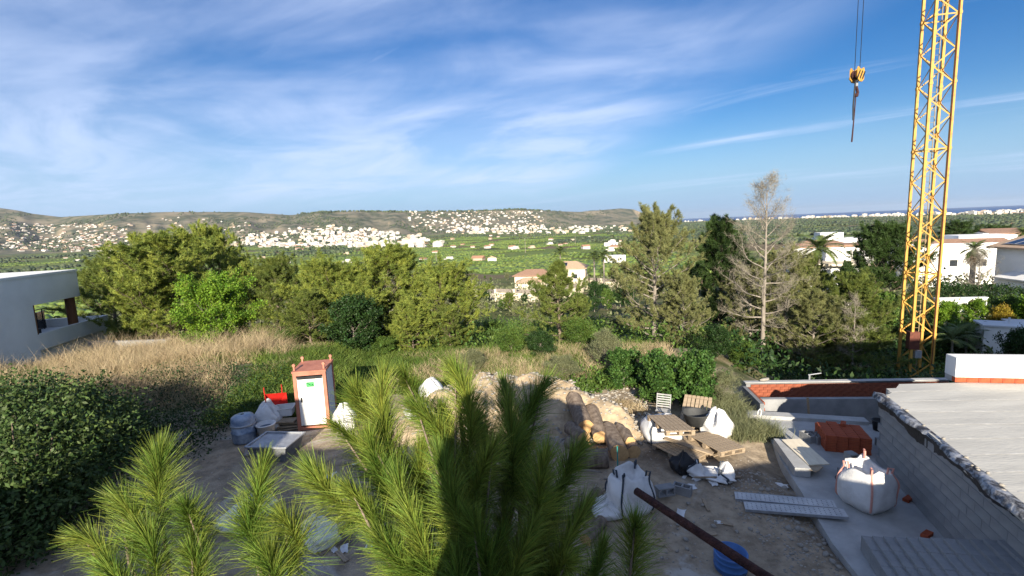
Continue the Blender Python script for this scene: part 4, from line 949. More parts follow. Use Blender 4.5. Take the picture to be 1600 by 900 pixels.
MB().box((7.0, -1.1, h - 3.2), (9, 2.5, .2), (R_(15), 0, 0)).build('lean_to_roof', white_wall, e); MB().box((7.0, -1.0, h / 2 - 2.6), (8.0, 1.9, h - 2.2)).build('lean_to_wall', white_wall, e)
e, h = block_house(1495, 378, 84, None, 'long low white building with tiled roof strip right of the crane', 'long_white_house', None, -.3)
MB().box((0, 0, h / 2 - 1), (17, 9, h + 2)).build('wall', white_wall, e); MB().box((-1, -2.6, h + .1), (14, 3.2, .3), (R_(14), 0, 0)).build('roof', tile_m, e); MB().box((4, 2, h + .5), (8, 5, 1.2)).build('upper_block', white_wall, e)
wall_windows(e, [((-6.5 + 4 * k, -4.53, h * .55), (1.1, .1, 1.1), 0) for k in range(4)])
e, h = block_house(1590, 362, 105, None, 'pale white house with flat roof behind the palm', 'white_house', None, -.4)
MB().box((0, 0, h / 2 - 1), (15, 8, h + 2)).build('wall', white_wall, e); MB().box((-3, -1.2, h + .2), (7, 6, .4), (R_(8), 0, 0)).build('roof', tile_m, e); wall_windows(e, [((-6, -4.03, h * .5), (1.4, .1, 1.4), 0), ((2, -4.03, h * .5), (1.4, .1, 1.4), 0)])
e, h = block_house(1300, 412, 62, None, 'white villa with stepped flat roofs left of the dark pine', 'white_villa', None, -.35)
MB().box((0, 0, h / 2 - 1), (6.4, 5, h + 2)).build('wall', white_wall, e); MB().box((0, -.4, h + .15), (7.2, 6.4, .28)).build('roof', cream_wall, e); MB().box((2.0, 3.2, h + 1.0), (5, 4.5, 2.4)).build('upper_floor', white_wall, e); MB().box((2.0, 3.2, h + 2.3), (5.6, 5.1, .25)).build('upper_roof', tile_m, e)
wall_windows(e, [((3.0, .93, h + 1.0), (1.0, .1, 1.1), 0), ((-2, -2.53, h - 1.5), (1.6, .1, 1.8), 0), ((1.2, -2.53, h - 1.5), (1.6, .1, 1.8), 0)])
e, h = block_house(1290, 385, 78, None, 'white villa with tiled ledge behind the stepped white villa', 'white_villa', None, -.3)
MB().box((0, 0, h / 2 - 1), (11, 7, h + 2)).build('wall', white_wall, e); hip(e, (-1, -.5, h), 8, 5, 1.1, tile_m); wall_windows(e, [((-2, -3.53, h - 1.4), (1.4, .1, 1.4), 0), ((2, -3.53, h - 1.4), (1.4, .1, 1.4), 0)])
e, h = block_house(1312, 372, 95, None, 'pale flat-roofed villa highest of the three left of the dark pine', 'white_villa', None, -.3)
MB().box((0, 0, h / 2 - 1), (9, 7, h + 2)).build('wall', white_wall, e); MB().box((-2, 0, h + .6), (4, 4, 1.2)).build('upper_floor', white_wall, e); wall_windows(e, [((-3, -3.53, h - 1.2), (1.4, .1, 1.3), 0), ((2.4, -3.53, h - 1.2), (1.4, .1, 1.3), 0)])
def gwall(a, b, Y, h, label, th=.3, m=white_wall):
    p = at(*a, Y[0]); q = at(*b, Y[1]); d = q - p; zb = min(H1(p.x, p.y), H1(q.x, q.y)) - .3; c = (p + q) / 2; hh = c.z - zb
    o = empty('garden_wall', (c.x, c.y, zb), math.atan2(d.y, d.x), label, 'wall'); MB().box((0, 0, hh / 2), (d.length, th, hh)).build('wall_body', m, o); MB().box((0, 0, hh + .04), (d.length + .1, th + .12, .08)).build('coping', m, o)
gwall((1462, 462), (1540, 470), (45, 44.5), 1.5, 'white garden wall behind the citrus trees')
p = at(1545, 510, 30); zb = H1(p.x, p.y) - .3; e = empty('garden_box', (p.x, p.y, zb), -.5, 'white rendered garden store box among the shaded shrubs', 'shed')
hh = p.z - zb; MB().box((.9, .8, hh / 2), (2.2, 1.6, hh)).build('wall', white_wall, e); MB().box((.9, .8, hh + .05), (2.4, 1.8, .1)).build('lid', grey_wall, e); MB().tube([(1.2, .8, hh + .1), (1.2, .8, hh + .5)], .06, 8).build('vent_pipe', grey_wall, e)
p = at(1585, 508, 31); zb = H1(p.x, p.y) - .3; hh = p.z - zb; e = empty('garden_box', (p.x, p.y, zb), -.5, 'second pale garden box right of the white one', 'shed')
MB().box((1.2, .9, hh / 2), (2.4, 1.6, hh)).build('wall', grey_wall, e); MB().box((1.2, .9, hh + .05), (2.6, 1.8, .1)).build('lid', grey_wall, e)

# ------------------------------------------------------------------ the yard
rj = random.Random(9)
# sand and rubble mound
def mound():
    n, m_ = 110, 90; xs = np.linspace(-5.2, 5.6, n); ys = np.linspace(11.6, 18.6, m_); X, Y = np.meshgrid(xs, ys, indexing='ij')
    def ga(cx, cy, sx_, sy_, h, rot=0):
        dx, dy = X - cx, Y - cy; c, s = math.cos(rot), math.sin(rot); u = (dx * c + dy * s) / sx_; v = (-dx * s + dy * c) / sy_; return h * np.exp(-(u * u + v * v))
    Z = ga(-1.3, 15.4, 2.0, 1.5, 1.0) + ga(.9, 15.3, 1.7, 1.5, .95) + ga(2.7, 13.9, 1.5, .75, .62, -.75) + ga(-2.8, 14.2, 1.3, 1.2, .55)
    Z = Z - .16 + fbm(X * 1.6, Y * 1.6, 6) * .38 * np.clip(Z * 2, 0, 1); G = Hh(X, Y); V = np.stack([X, Y, G + np.where(Z > 0, Z, Z * 2.0)], -1).reshape(-1, 3)
    i, j = np.meshgrid(np.arange(n - 1), np.arange(m_ - 1), indexing='ij'); Fq = np.stack([i * m_ + j, (i + 1) * m_ + j, (i + 1) * m_ + j + 1, i * m_ + j + 1], -1).reshape(-1, 4)
    o = link('sand_mound', npmesh('sand_mound', V, Fq, sand_m, True)); tag(o, 'long pale mound of stony sand across the middle of the yard', 'mound')
    return lambda x, y: float(V.reshape(n, m_, 3)[int(np.clip((x + 5.2) / 10.8 * (n - 1), 0, n - 1)), int(np.clip((y - 11.6) / 7 * (m_ - 1), 0, m_ - 1)), 2])
mz = mound()
def top_z(x, y): return max(H1(x, y), mz(x, y)) if (-5.1 < x < 5.5 and 11.7 < y < 18.5) else H1(x, y)

# stones
def stone_mesh(seed):
    rs = np.random.RandomState(seed); V = IV * rs.uniform(.65, 1.15, (12, 1)) * np.array([1, .8, .6]); return npmesh('stone', V, IF, stone_m)
SM = [stone_mesh(k) for k in range(6)]
def px_stone(px, py, s, lab, grp, z=None):
    p = gz(px, py, 0); zz_ = top_z(p.x, p.y); p = gz(px, py, zz_); o = link('stone', rj.choice(SM), None, (p.x, p.y, top_z(p.x, p.y) + s * .25), (rj.uniform(-.3, .3), rj.uniform(-.3, .3), rj.uniform(0, 6)), (s, s, s)); tag(o, lab, 'stone', grp)
for k in range(46):
    t = rj.random(); px = 1215 + 90 * t + rj.gauss(0, 26); py = 770 + 110 * t + rj.gauss(0, 16)
    if py > 895: continue
    px_stone(px, py, rj.uniform(.035, .09), 'loose pale stone on the dirt along the concrete path edge', 'stones along the path edge')
for k in range(34): px_stone(rj.uniform(960, 1200), rj.uniform(765, 890), rj.uniform(.03, .07), 'small pale stone on the bare dirt near the blue barrel', 'stones on the dirt by the barrel')
for k in range(40): px_stone(rj.uniform(925, 1045), rj.uniform(622, 690) , rj.uniform(.05, .13), 'broken rock on the right flank of the sand mound', 'rocks on the mound flank')
def gravel(n, x0, x1, y0, y1, s0, s1, label, seed):
    rs = np.random.RandomState(seed); x = rs.uniform(x0, x1, n); y = rs.uniform(y0, y1, n); z = np.array([top_z(a, b) for a, b in zip(x, y)]); s = rs.uniform(s0, s1, (n, 1)) * np.array([[1, .9, .6]])
    V = np.repeat(IV[None], n, 0) * rs.uniform(.7, 1.2, (n, 12, 1)) * s[:, None] + np.c_[x, y, z][:, None]
    tag(link('gravel', npmesh('gravel', V.reshape(-1, 3), (IF[None] + (np.arange(n) * 12)[:, None, None]).reshape(-1, 3), stone_m)), label, 'gravel', kind='stuff')
gravel(1500, -3, 6.2, 7, 13, .008, .026, 'fine rubble and chips strewn over the yard dirt', 3); gravel(2200, -4, 4.5, 12.5, 17, .02, .075, 'stones in the sand mound', 4); gravel(700, 4.6, 6.4, 7.0, 11, .012, .04, 'rubble along the path edge', 5)
gravel(700, -9.5, -3, 8, 15, .008, .03, 'chips on the dark dirt around the toilet cabin', 6)

# toilet cabin
tl = gz(465, 676, 0); tr_ = gz(519, 676, 0); dd = tr_ - tl; wT = dd.length - .16
tb = empty('toilet_cabin', ((tl.x + tr_.x) / 2, (tl.y + tr_.y) / 2, H1(tl.x, tl.y) + .02), math.atan2(dd.y, dd.x) + .22, 'white door toilet cabin with salmon steel frame and green sticker', 'cabin')
hT = 1.90; dT = 1.0; hw_ = wT / 2
mb = MB()
for sx_ in (-1, 1):
    for y_ in (0, dT): mb.box((sx_ * (hw_ - .05), y_ + (.05 if y_ == 0 else -.05), hT / 2), (.10, .10, hT))
mb.box((0, .05, .05), (wT - .2, .098, .10)); mb.box((0, .05, hT - .06), (wT - .2, .098, .12)); mb.build('frame', salmon, tb)
mb = MB(); mb.box((0, dT / 2, hT + .03), (wT + .04, dT + .04, .06), (R_(3), 0, 0)); mb.build('roof', salmon, tb)
d_ = MB().box((0, .045, hT / 2 - .02), (wT - .22, .05, hT - .34), bev=.006).build('door', offwhite, tb)
MB().box((-wT / 2 + .2, .005, 1.0), (.035, .035, .15)).build('handle', black_m, d_); st = MB().box((0.0, .0165, 1.48), (.24, .004, .16)).build('sticker', greenlabel, d_)
mb = MB(); mb.add([(-.10, .0135, 1.53), (-.08, .0135, 1.54), (.02, .0135, 1.47), (.11, .0135, 1.46), (.11, .0135, 1.44), (.0, .0135, 1.45)], [(0, 1, 2, 5), (2, 3, 4, 5)]); mb.box((.07, .0135, 1.475), (.03, .002, .03)); mb.build('sticker_print', mat('sticker_ink', (.01, .05, .02), None, .6), st)
mb = MB().box((0, .03, hT - .20), (wT - .24, .03, .09)); mb.build('vent_slot', black_m, tb)
for sx_ in (-1, 1): MB().box((sx_ * (hw_ - .04), dT / 2, hT / 2), (.03, dT - .22, hT - .1)).build('side_panel', grey_wall, tb)
MB().box((0, dT - .05, hT / 2), (wT - .22, .03, hT - .1)).build('back_panel', grey_wall, tb)
for sx_ in (-1, 1):
    for y_ in (.06, dT - .06): MB().box((sx_ * (hw_ - .05), y_, hT + .13), (.05, .05, .16)).tube([(sx_ * (hw_ - .05), y_ - .03, hT + .22), (sx_ * (hw_ - .05), y_ + .03, hT + .22)], .05, 8).build('lifting_lug', salmon, tb)

# sacks and bulk bags
def bag_mesh(w, d, h, seed, bulge=.12, wr=.035, open_top=True, slump=.1, n=36, m_=16, neck=.9):
    rs = random.Random(seed); P = []; ph = [rs.uniform(0, 6.28) for _ in range(8)]
    for i in range(m_ + 1):
        t = i / m_; z = h * t; k = (1 + bulge * math.sin(math.pi * min(t * 1.05, 1)) ** .8) * (.80 + .20 * min(1, t * 6)) * (1 - (1 - neck) * max(0, (t - .65) / .35) ** 1.3)
        row = []
        for j in range(n):
            a = 2 * math.pi * j / n; c, s = math.cos(a), math.sin(a); e = .45 + .1 * t; x = math.copysign(abs(c) ** e, c) * w / 2 * k; y = math.copysign(abs(s) ** e, s) * d / 2 * k
            q = 1 + wr * (math.sin(7 * a + ph[0] + 4 * t) * .5 + math.sin(13 * a + ph[1] - 7 * t) * .35 + math.sin(4 * a + 9 * t + ph[2]) * .5) * (.5 + t)
            zz_ = z + (t ** 3) * slump * h * math.sin(2 * a + ph[3]) + (t ** 4) * slump * .6 * h * math.sin(5 * a + ph[4]) + .02 * h * math.sin(9 * a + ph[5] + 6 * t)
            row.append((x * q, y * q, max(zz_, 0.0)))
        P.append(row)
    if open_top:
        for f, dz in ((.93, -.05), (.86, -.20), (.60, -.26), (.2, -.24)): P.append([(p[0] * f, p[1] * f, p[2] + dz * h if f > .8 else h * (1 + dz) + rs.uniform(-.02, .02)) for p in P[m_]])
    else:
        for f, dz in ((.8, .05), (.5, .09), (.15, .11)): P.append([(p[0] * f, p[1] * f, p[2] + dz * h + rs.uniform(-.02, .02)) for p in P[m_]])
    mb = MB(); mb.grid(P, closed=True); b = len(mb.v) - n; mb.f.append([b + k for k in range(n)]); mb.mi.append(0); return mb, P
def bulk_bag(loc, w, d, h, rz, label, seed, strap=strap_m, body=bag_m, open_top=True, cat='bag', name='bulk_bag', loops=True, **k):
    e = empty(name, loc, rz, label, cat); mb, P = bag_mesh(w, d, h, seed, open_top=open_top, **k); o = mb.build('bag_body', body, e, smooth=True)
    if loops:
        n = len(P[0])
        for j in (n // 8, 3 * n // 8, 5 * n // 8, 7 * n // 8):
            pl = [Vector(P[i][j]) * 1.0 for i in range(2, 17)]; c = Vector((0, 0, 0))
            path = [Vector((p.x * 1.015, p.y * 1.015, p.z)) for p in pl]; tp = path[-1]; ins = Vector((-tp.x * .25, -tp.y * .25, 0)); path += [tp + Vector((tp.x * .05, tp.y * .05, .10)), tp + ins * .6 + Vector((0, 0, .10)), tp + ins * .8 + Vector((0, 0, -.06))]
            mb = MB(); mb.tube(path, .022, 5); mb.build('strap', strap, e)
    return e
pb = gz(1366, 800, .1); bulk_bag((pb.x, pb.y + .25, .105), .78, .78, .86, .35, 'full white bulk bag with pale red straps on the concrete path', 5, slump=.08)
p = gz(533, 676, .05); bulk_bag((p.x + .1, p.y + .1, H1(p.x, p.y)), .62, .5, .62, .2, 'crumpled white sack leaning at the right of the toilet cabin', 6, open_top=False, slump=.22, neck=.5, wr=.08, loops=False, name='white_sack')
p = gz(1040, 695, .1); bulk_bag((p.x, p.y + .35, H1(p.x, p.y)), .95, .85, .62, .1, 'square white bulk bag with dark crossed straps under a pallet', 7, strap=dstrap_m, open_top=False, slump=.03)
p = gz(1128, 690, .1); bulk_bag((p.x, p.y + .35, H1(p.x, p.y)), .72, .6, .62, .5, 'white sack slumped beside the black tub', 8, open_top=False, slump=.2, neck=.6, wr=.08, loops=False, name='white_sack')
p = gz(990, 812, .0); bulk_bag((p.x, p.y + .25, H1(p.x, p.y)), .80, .70, .86, .3, 'tall half empty white bulk bag hanging open beside the firewood', 9, strap=dstrap_m, slump=.09, neck=.85, wr=.09)
p = gz(950, 812, .0); bulk_bag((p.x, p.y, H1(p.x, p.y)), .55, .36, .26, .1, 'small white sack lying left of the tall open bag', 10, open_top=False, neck=.4, slump=.1, wr=.09, loops=False, name='white_sack')
p = gz(948, 785, .15); bulk_bag((p.x, p.y, H1(p.x, p.y)), .75, .28, .22, .5, 'flat empty white sack draped on the branches behind the tall open bag', 11, open_top=False, neck=.3, slump=.2, wr=.12, loops=False, name='white_sack')
p = gz(1112, 752, 0); bulk_bag((p.x, p.y + .1, H1(p.x, p.y)), .95, .5, .22, -.5, 'collapsed white bulk bag lying flat in front of the pallets', 12, strap=dstrap_m, open_top=True, neck=.7, slump=.6, wr=.15)
p = gz(1068, 740, 0); bulk_bag((p.x, p.y, H1(p.x, p.y)), .52, .45, .42, .3, 'black rubbish sack in front of the pallets', 13, body=black_m, open_top=False, neck=.4, slump=.15, wr=.12, loops=False, name='black_sack')
p = gz(673, 606, 1.0); bulk_bag((p.x, p.y, 0.55), .75, .7, .65, .2, 'white bag standing at the back of the sand mound', 14, open_top=False, neck=.6, slump=.1, loops=False, name='white_sack')
p = gz(655, 640, .8); bulk_bag((p.x, p.y, top_z(p.x, p.y) - .1), .75, .6, .35, .5, 'pale blue-white sack on the left flank of the mound', 15, open_top=False, neck=.5, slump=.2, wr=.1, loops=False, name='white_sack')
p = gz(180, 700, .25); bulk_bag((p.x, p.y, .05), .5, .4, .38, .5, 'white sack at the right edge of the large dark bush', 16, open_top=False, neck=.5, slump=.2, wr=.1, loops=False, name='white_sack')
for px, py, w_, lab, sd in ((390, 815, 1.0, 'large pale sack behind the lit shoots of the near pine', 17), (500, 850, .8, 'pale sack under the near pine right of the large one', 18), (770, 880, .7, 'pale plastic sheet on the dirt beneath the near pine', 19)):
    p = gz(px, py, .0); bulk_bag((p.x, p.y, H1(p.x, p.y)), w_, w_ * .7, .4, sd, lab, sd, open_top=False, neck=.5, slump=.2, wr=.12, loops=False, name='white_sack')

# things left of the cabin
p = gz(384, 693, 0); zg = H1(p.x, p.y)
e = empty('wrapped_drum', (p.x, p.y, zg), 0, 'blue-grey drum wrapped in clear plastic left of the bucket', 'drum')
plastic = mat('clear_plastic_wrap', (.34, .40, .48), (.12, .17, .26), .3, 4, .5, 9, spec=.5)
MB().lathe([(.30, 0), (.33, .05), (.33, .3), (.35, .33), (.32, .36), (.33, .7), (.30, .8), (.2, .84), (.05, .85)], 24, wob=lambda a, z: 1 + .04 * math.sin(5 * a + 9 * z) + .03 * math.sin(11 * a)).build('drum_body', plastic, e, smooth=True)
MB().lathe([(.345, .52), (.36, .54), (.36, .57), (.345, .59)], 24, cap0=False).build('hoop', steel_m, e, smooth=True)
p2 = gz(395, 655, .5); bulk_bag((p.x + .35, p.y + .75, zg), .7, .6, .75, .3, 'white sack behind the plastic wrapped drum', 20, open_top=False, neck=.6, slump=.15, wr=.08, loops=False, name='white_sack')
p = gz(418, 688, 0); e = empty('bucket', (p.x, p.y, H1(p.x, p.y)), 0, 'white plastic bucket with water between drum and cabin', 'bucket')
MB().lathe([(.2, 0), (.26, .42), (.29, .43), (.29, .46), (.25, .46), (.24, .3), (.02, .3)], 24).build('bucket_body', bag_m, e, smooth=True); MB().lathe([(.238, .34), (.01, .341)], 24, cap0=False).build('water', mat('murky_water', (.05, .09, .16), None, .1, 2, spec=.5), e)
# mortar tub: tapered open box
p = gz(430, 722, 0); zg = H1(p.x, p.y); e = empty('mortar_tub', (p.x - .05, p.y + .25, zg), -.12, 'large rectangular grey mortar tub in front of the cabin', 'tub')
def frustum(mb, a, b, a2, b2, z0, z1, x=0, y=0): mb.add([(-a + x, -b + y, z0), (a + x, -b + y, z0), (a + x, b + y, z0), (-a + x, b + y, z0), (-a2 + x, -b2 + y, z1), (a2 + x, -b2 + y, z1), (a2 + x, b2 + y, z1), (-a2 + x, b2 + y, z1)], [(0, 1, 5, 4), (1, 2, 6, 5), (2, 3, 7, 6), (3, 0, 4, 7), (3, 2, 1, 0)])
tub_m = mat('tub_grey', (.17, .18, .19), (.10, .105, .11), .8, 6, .3)
mb = MB(); frustum(mb, .44, .34, .58, .46, 0, .48); mb.build('tub_body', tub_m, e)
mb = MB(); frustum(mb, .56, .44, .56, .44, .472, .48); 
for s in (-1, 1): mb.box((s * .59, 0, .49), (.06, .98, .035)); mb.box((0, s * .47, .49), (1.12, .06, .035))
mb.build('rim', steel_m, e); MB().box((0, 0, .41), (1.06, .82, .04)).build('set_mortar', mat('wet_slurry', (.16, .17, .185), (.11, .12, .13), .35, 4), e)
# red wheelbarrow tipped on its nose
p = gz(432, 655, .0); zg = H1(p.x, p.y); e = empty('wheelbarrow', (p.x, p.y, zg), .5, 'red wheelbarrow tipped up behind the boards left of the cabin', 'wheelbarrow')
mb = MB(); frustum(mb, .20, .26, .34, .42, 0, .26); t_ = mb.build('tray', redpaint, e, (0, 0, .34), (R_(48), R_(10), .2))
for s in (-1, 1): MB().tube([(s * .22, -.5, .12), (s * .24, .1, .42), (s * .28, .55, .82), (s * .28, .75, .9)], .02, 7).build('handle', redpaint, e); MB().tube([(s * .22, .25, .45), (s * .26, .4, .02)], .018, 6).build('leg', redpaint, e)
w_ = MB().lathe([(.10, -.04), (.17, -.045), (.20, 0), (.17, .045), (.10, .04)], 18, cap0=True, cap1=True).build('wheel', black_m, e, (0, -.55, .2), (0, R_(90), 0))
# pile of boards and an upturned crate left of cabin
p = gz(446, 680, 0); zg = H1(p.x, p.y); e = empty('board_pile', (p.x, p.y + .25, zg), .15, 'small stack of boards against the left of the cabin', 'boards')
for k in range(4): MB().box((rj.uniform(-.05, .05), rj.uniform(-.05, .05), .05 + .09 * k), (.62, .34, .045), (0, 0, rj.uniform(-.15, .15)), bev=.004).build('board', wood_m, e)
p = gz(440, 660, .3); e = empty('crate', (p.x + .02, p.y + .25, zg + .38), .2, 'pale plastic crate standing on the small board stack', 'crate'); mb = MB(); frustum(mb, .24, .18, .28, .22, 0, .26); mb.build('crate_body', bag_m, e); mb = MB()
for s in (-1, 1): mb.box((s * .29, 0, .265), (.03, .47, .03)); mb.box((0, s * .225, .265), (.55, .03, .03))
mb.build('rim', bag_m, e)
p = gz(398, 712, 0); tag(MB().box((0, 0, .04), (.5, .35, .06), (.05, .05, .4), bev=.01).build('flat_stone_slab', stone_m, None, (p.x, p.y, H1(p.x, p.y))), 'flat pale slab on the ground left of the mortar tub', 'slab')

# logs
def log_obj(pn, pf, r, label, seed):
    pn, pf = Vector(pn), Vector(pf); e = empty('log', tuple(pn), 0, label, 'log', None); d = (pf - pn); L_ = d.length; dn = d.normalized(); n = 18; rs = random.Random(seed)
    P = []; prof = [1 + .07 * rs.uniform(-1, 1) for _ in range(n)]
    for i in range(7):
        t = i / 6; a = Vector((0, 0, 1)); e1 = (a - dn * a.dot(dn)).normalized(); e2 = dn.cross(e1)
        P.append([dn * (L_ * t) + (e1 * math.cos(2 * math.pi * j / n) + e2 * math.sin(2 * math.pi * j / n)) * r * prof[j] * (1 + .04 * rs.uniform(-1, 1)) for j in range(n)])
    mb = MB(); mb.grid(P, closed=True); mb.build('bark', bark_m, e, smooth=True)
    for row, nm in ((P[0], -1), (P[-1], 1)):
        c = sum(row, Vector()) / n; mb = MB(); mb.grid([[q + dn * .004 * nm for q in row], [c + (q - c) * .55 + dn * .012 * nm for q in row], [c + (q - c) * .08 + dn * .014 * nm for q in row]], closed=True)
        b = len(mb.v) - n; mb.f.append([b + k for k in range(n)]); mb.mi.append(0); mb.build('cut_face', cutwood, e)
LOGS = [((915, 668), (897, 640), .50, .20, 'longest thick log lying up the sand mound'), ((912, 686), (890, 668), .42, .16, 'sawn log just below the longest log'), ((938, 684), (925, 655), .32, .17, 'sawn log right of the longest log'),
        ((918, 703), (888, 690), .22, .15, 'sawn log third down in the left row of the log heap'), ((968, 710), (952, 676), .25, .20, 'thick log with a round pale end facing the viewer'), ((990, 708), (975, 680), .20, .15, 'short log at the right end of the heap'),
        ((950, 722), (890, 722), .16, .19, 'dark log lying crosswise in front of the heap'), ((985, 690), (968, 668), .42, .11, 'thin log on top of the right end of the heap'), ((830, 680), (790, 650), .5, .13, 'thin log half hidden by the near pine on the mound'), ((935, 775), (905, 810), .10, .11, 'thin log on the dirt left of the white bags'), ((940, 820), (915, 850), .08, .10, 'short brown log below the small white sack')]
for k, (a, b, z, r, lab) in enumerate(LOGS):
    r *= 1.22; pa = gz(*a, z); pb_ = gz(*b, z); za, zb_ = top_z(pa.x, pa.y), top_z(pb_.x, pb_.y)
    pa.z = max(za + r * .85, z if k in (0, 1, 2, 7) else 0); pb_.z = max(zb_ + r * .8, pa.z); log_obj(pa, pb_, r, lab, k)
# loose branches by the firewood
for k in range(9):
    a = gz(rj.uniform(905, 965), rj.uniform(735, 815), .05); b = a + Vector((rj.uniform(-.5, .5), rj.uniform(-.5, .5), 0)); a.z = H1(a.x, a.y) + .05; b.z = H1(b.x, b.y) + .07 + rj.uniform(0, .15); m_ = (a + b) / 2 + Vector((rj.uniform(-.1, .1), rj.uniform(-.1, .1), .04))
    tag(MB().tube([a, m_, b], [.03, .025, .012], 6).build('branch', greybark, smooth=True), 'bare branch in the litter of wood left of the white bags', 'branch', 'loose branches by the firewood')
a = gz(966, 760, .0); tag(MB().tube([(a.x, a.y, H1(a.x, a.y)), (a.x + .02, a.y + .15, .95)], .016, 8).build('tool_handle', mat('green_paint', (.03, .22, .2), None, .5)), 'thin green tool handle standing behind the tall open bag', 'handle')
a = gz(1085, 752, .1); b = gz(1157, 745, .1); tag(MB().tube([(a.x, a.y, .2), (b.x, b.y, H1(b.x, b.y) + .03)], .022, 7).build('wooden_stick', wood_m), 'pale wooden stick poking out of the collapsed bag', 'stick')

# pallets
SL = MB().box((0, 0, 0), (.098, 1.2, .02), bev=.003).mesh('slat', wood_m); ST = MB().box((0, 0, 0), (.8, .09, .02), bev=.003).mesh('stringer', wood_m); BK = MB().box((0, 0, 0), (.10, .13, .085), bev=.004).mesh('block', wood_m)
def pallet(loc, rot, label, n=7):
    e = empty('wooden_pallet', loc, 0, label, 'pallet'); e.rotation_euler = rot
    for k in range(n): o = link('slat', SL, e, (-.35 + .70 * k / (n - 1), 0, .135), (0, 0, rj.uniform(-.015, .015)))
    for y_ in (-.54, 0, .54): link('stringer', ST, e, (0, y_, .114)); link('stringer', ST, e, (0, y_, .012))
    for y_ in (-.535, 0, .535):
        for x_ in (-.34, 0, .34): link('block', BK, e, (x_, y_, .063))
    return e
p = gz(1047, 668, .72); pallet((p.x, p.y, .72), (R_(-3), R_(4), .12), 'grey pallet resting on top of the square white bag')
p = gz(1118, 702, .15); pallet((p.x, p.y, H1(p.x, p.y) + .16), (R_(-2), R_(3), .35), 'pale pallet lying flat nearest the concrete path')
p = gz(1062, 712, .0); pallet((p.x, p.y, H1(p.x, p.y) + .0), (R_(2), R_(-4), .55), 'dark pallet under the loose plank, leftmost on the ground')
p = gz(1100, 700, .05); pallet((p.x, p.y + .05, H1(p.x, p.y) - .005), (0, 0, .42), 'pallet under the pale flat pallet by the path')
p = gz(1100, 655, .35); pallet((p.x - .1, p.y + .35, H1(p.x, p.y) + .28), (R_(28), R_(0), -.5), 'tilted pallet behind the black tub')
p = gz(1070, 698, .28); q = gz(1112, 708, .28); tag(MB().box((0, 0, 0), (1.25, .16, .035), bev=.003).build('loose_plank', wood_m, None, ((p.x + q.x) / 2 - .2, (p.y + q.y) / 2 + .15, .33), (0, R_(6), -.62)), 'loose plank lying across the dark pallet', 'plank')
# slatted garden chair back behind the pallets
p = gz(1045, 668, .1); zg = H1(p.x, p.y); e = empty('slatted_chair', (p.x, p.y + .55, zg), -.45, 'pale slatted folding chair standing behind the pallets', 'chair')
e.scale = (.85, .85, .8); cm = mat('chair_grey', (.36, .36, .35), (.25, .25, .245), .7, 4)
for s in (-1, 1): MB().tube([(s * .24, -.05, .02), (s * .24, .1, .45), (s * .24, .28, .98)], .018, 7).build('back_post', cm, e); MB().tube([(s * .22, .35, .02), (s * .22, -.25, .44)], .018, 7).build('leg', cm, e)
for k in range(6): MB().box((0, .13 + .14 * k / 5 * 1.0, .52 + .085 * k), (.46, .015, .05), (R_(-20), 0, 0)).build('back_slat', cm, e)
for k in range(5): MB().box((0, -.25 + .08 * k, .455), (.46, .055, .015)).build('seat_slat', cm, e)
# black mixing tub and bucket
p = gz(1088, 672, .3); zg = H1(p.x, p.y); e = empty('black_tub', (p.x + .05, p.y + .2, zg + .30), 0, 'round black rubber tub between the pallets and white sack', 'tub')
MB().lathe([(.25, 0), (.36, .34), (.38, .35), (.36, .36), (.34, .33), (.235, .03), (.02, .03)], 26).build('tub_body', mat('grey_black_rubber', (.06, .062, .062), (.035, .036, .036), .6, 5), e, smooth=True)
for s in (-1, 1): MB().tube([(s * .37, -.07, .34), (s * .42, -.05, .38), (s * .42, .05, .38), (s * .37, .07, .34)], .015, 6).build('handle', black_m, e)
for px, py, lab in ((1078, 617, 'white stone in the weeds above the slatted chair'), (1086, 642, 'flat pale rock right of the slatted chair')):
    p = gz(px, py + 6, 0); o = link('white_rock', SM[2], None, (p.x, p.y, H1(p.x, p.y) + .35), (0, 0, px), (.22, .2, .18)); o.location.z = H1(p.x, p.y) + .08; tag(o, lab, 'rock')

# litter on the dirt: scraps of board, sticks and torn plastic
SC_B = MB().box((0, 0, 0), (.42, .09, .022), bev=.003).mesh('board_scrap', wood_m)
for k in range(26):
    px, py = (rj.uniform(440, 640), rj.uniform(735, 880)) if k % 2 else (rj.uniform(900, 1140), rj.uniform(742, 860))
    p = gz(px, py, 0); s = rj.uniform(.5, 1.3); o = link('board_scrap', SC_B, None, (p.x, p.y, H1(p.x, p.y) + .02), (rj.uniform(-.06, .06), rj.uniform(-.06, .06), rj.uniform(0, 3.1)), (s, rj.uniform(.5, 1.2), 1))
    tag(o, 'scrap of board on the dirt below the near pine' if k % 2 else 'scrap of board on the dirt between the bags and the path', 'scrap', 'board scraps below the near pine' if k % 2 else 'board scraps before the path')
for k in range(16):
    px, py = (rj.uniform(450, 620), rj.uniform(720, 880)) if k % 2 else (rj.uniform(1040, 1230), rj.uniform(735, 830))
    p = gz(px, py, 0); n = 7; P = [[(.09 * (i - 3) * rj.uniform(.8, 1.2), .07 * (j - 2) * rj.uniform(.8, 1.2), .03 + rj.uniform(-.02, .03)) for i in range(n)] for j in range(5)]
    o = MB().grid(P).build('plastic_scrap', bag_m, None, (p.x, p.y, H1(p.x, p.y) + .005), (0, 0, rj.uniform(0, 6)), smooth=True); o.scale = (rj.uniform(.3, .7),) * 3
    tag(o, 'torn white plastic scrap on the dirt below the near pine' if k % 2 else 'torn white plastic scrap on the dirt beside the concrete path', 'scrap', 'plastic scraps below the near pine' if k % 2 else 'plastic scraps beside the path')

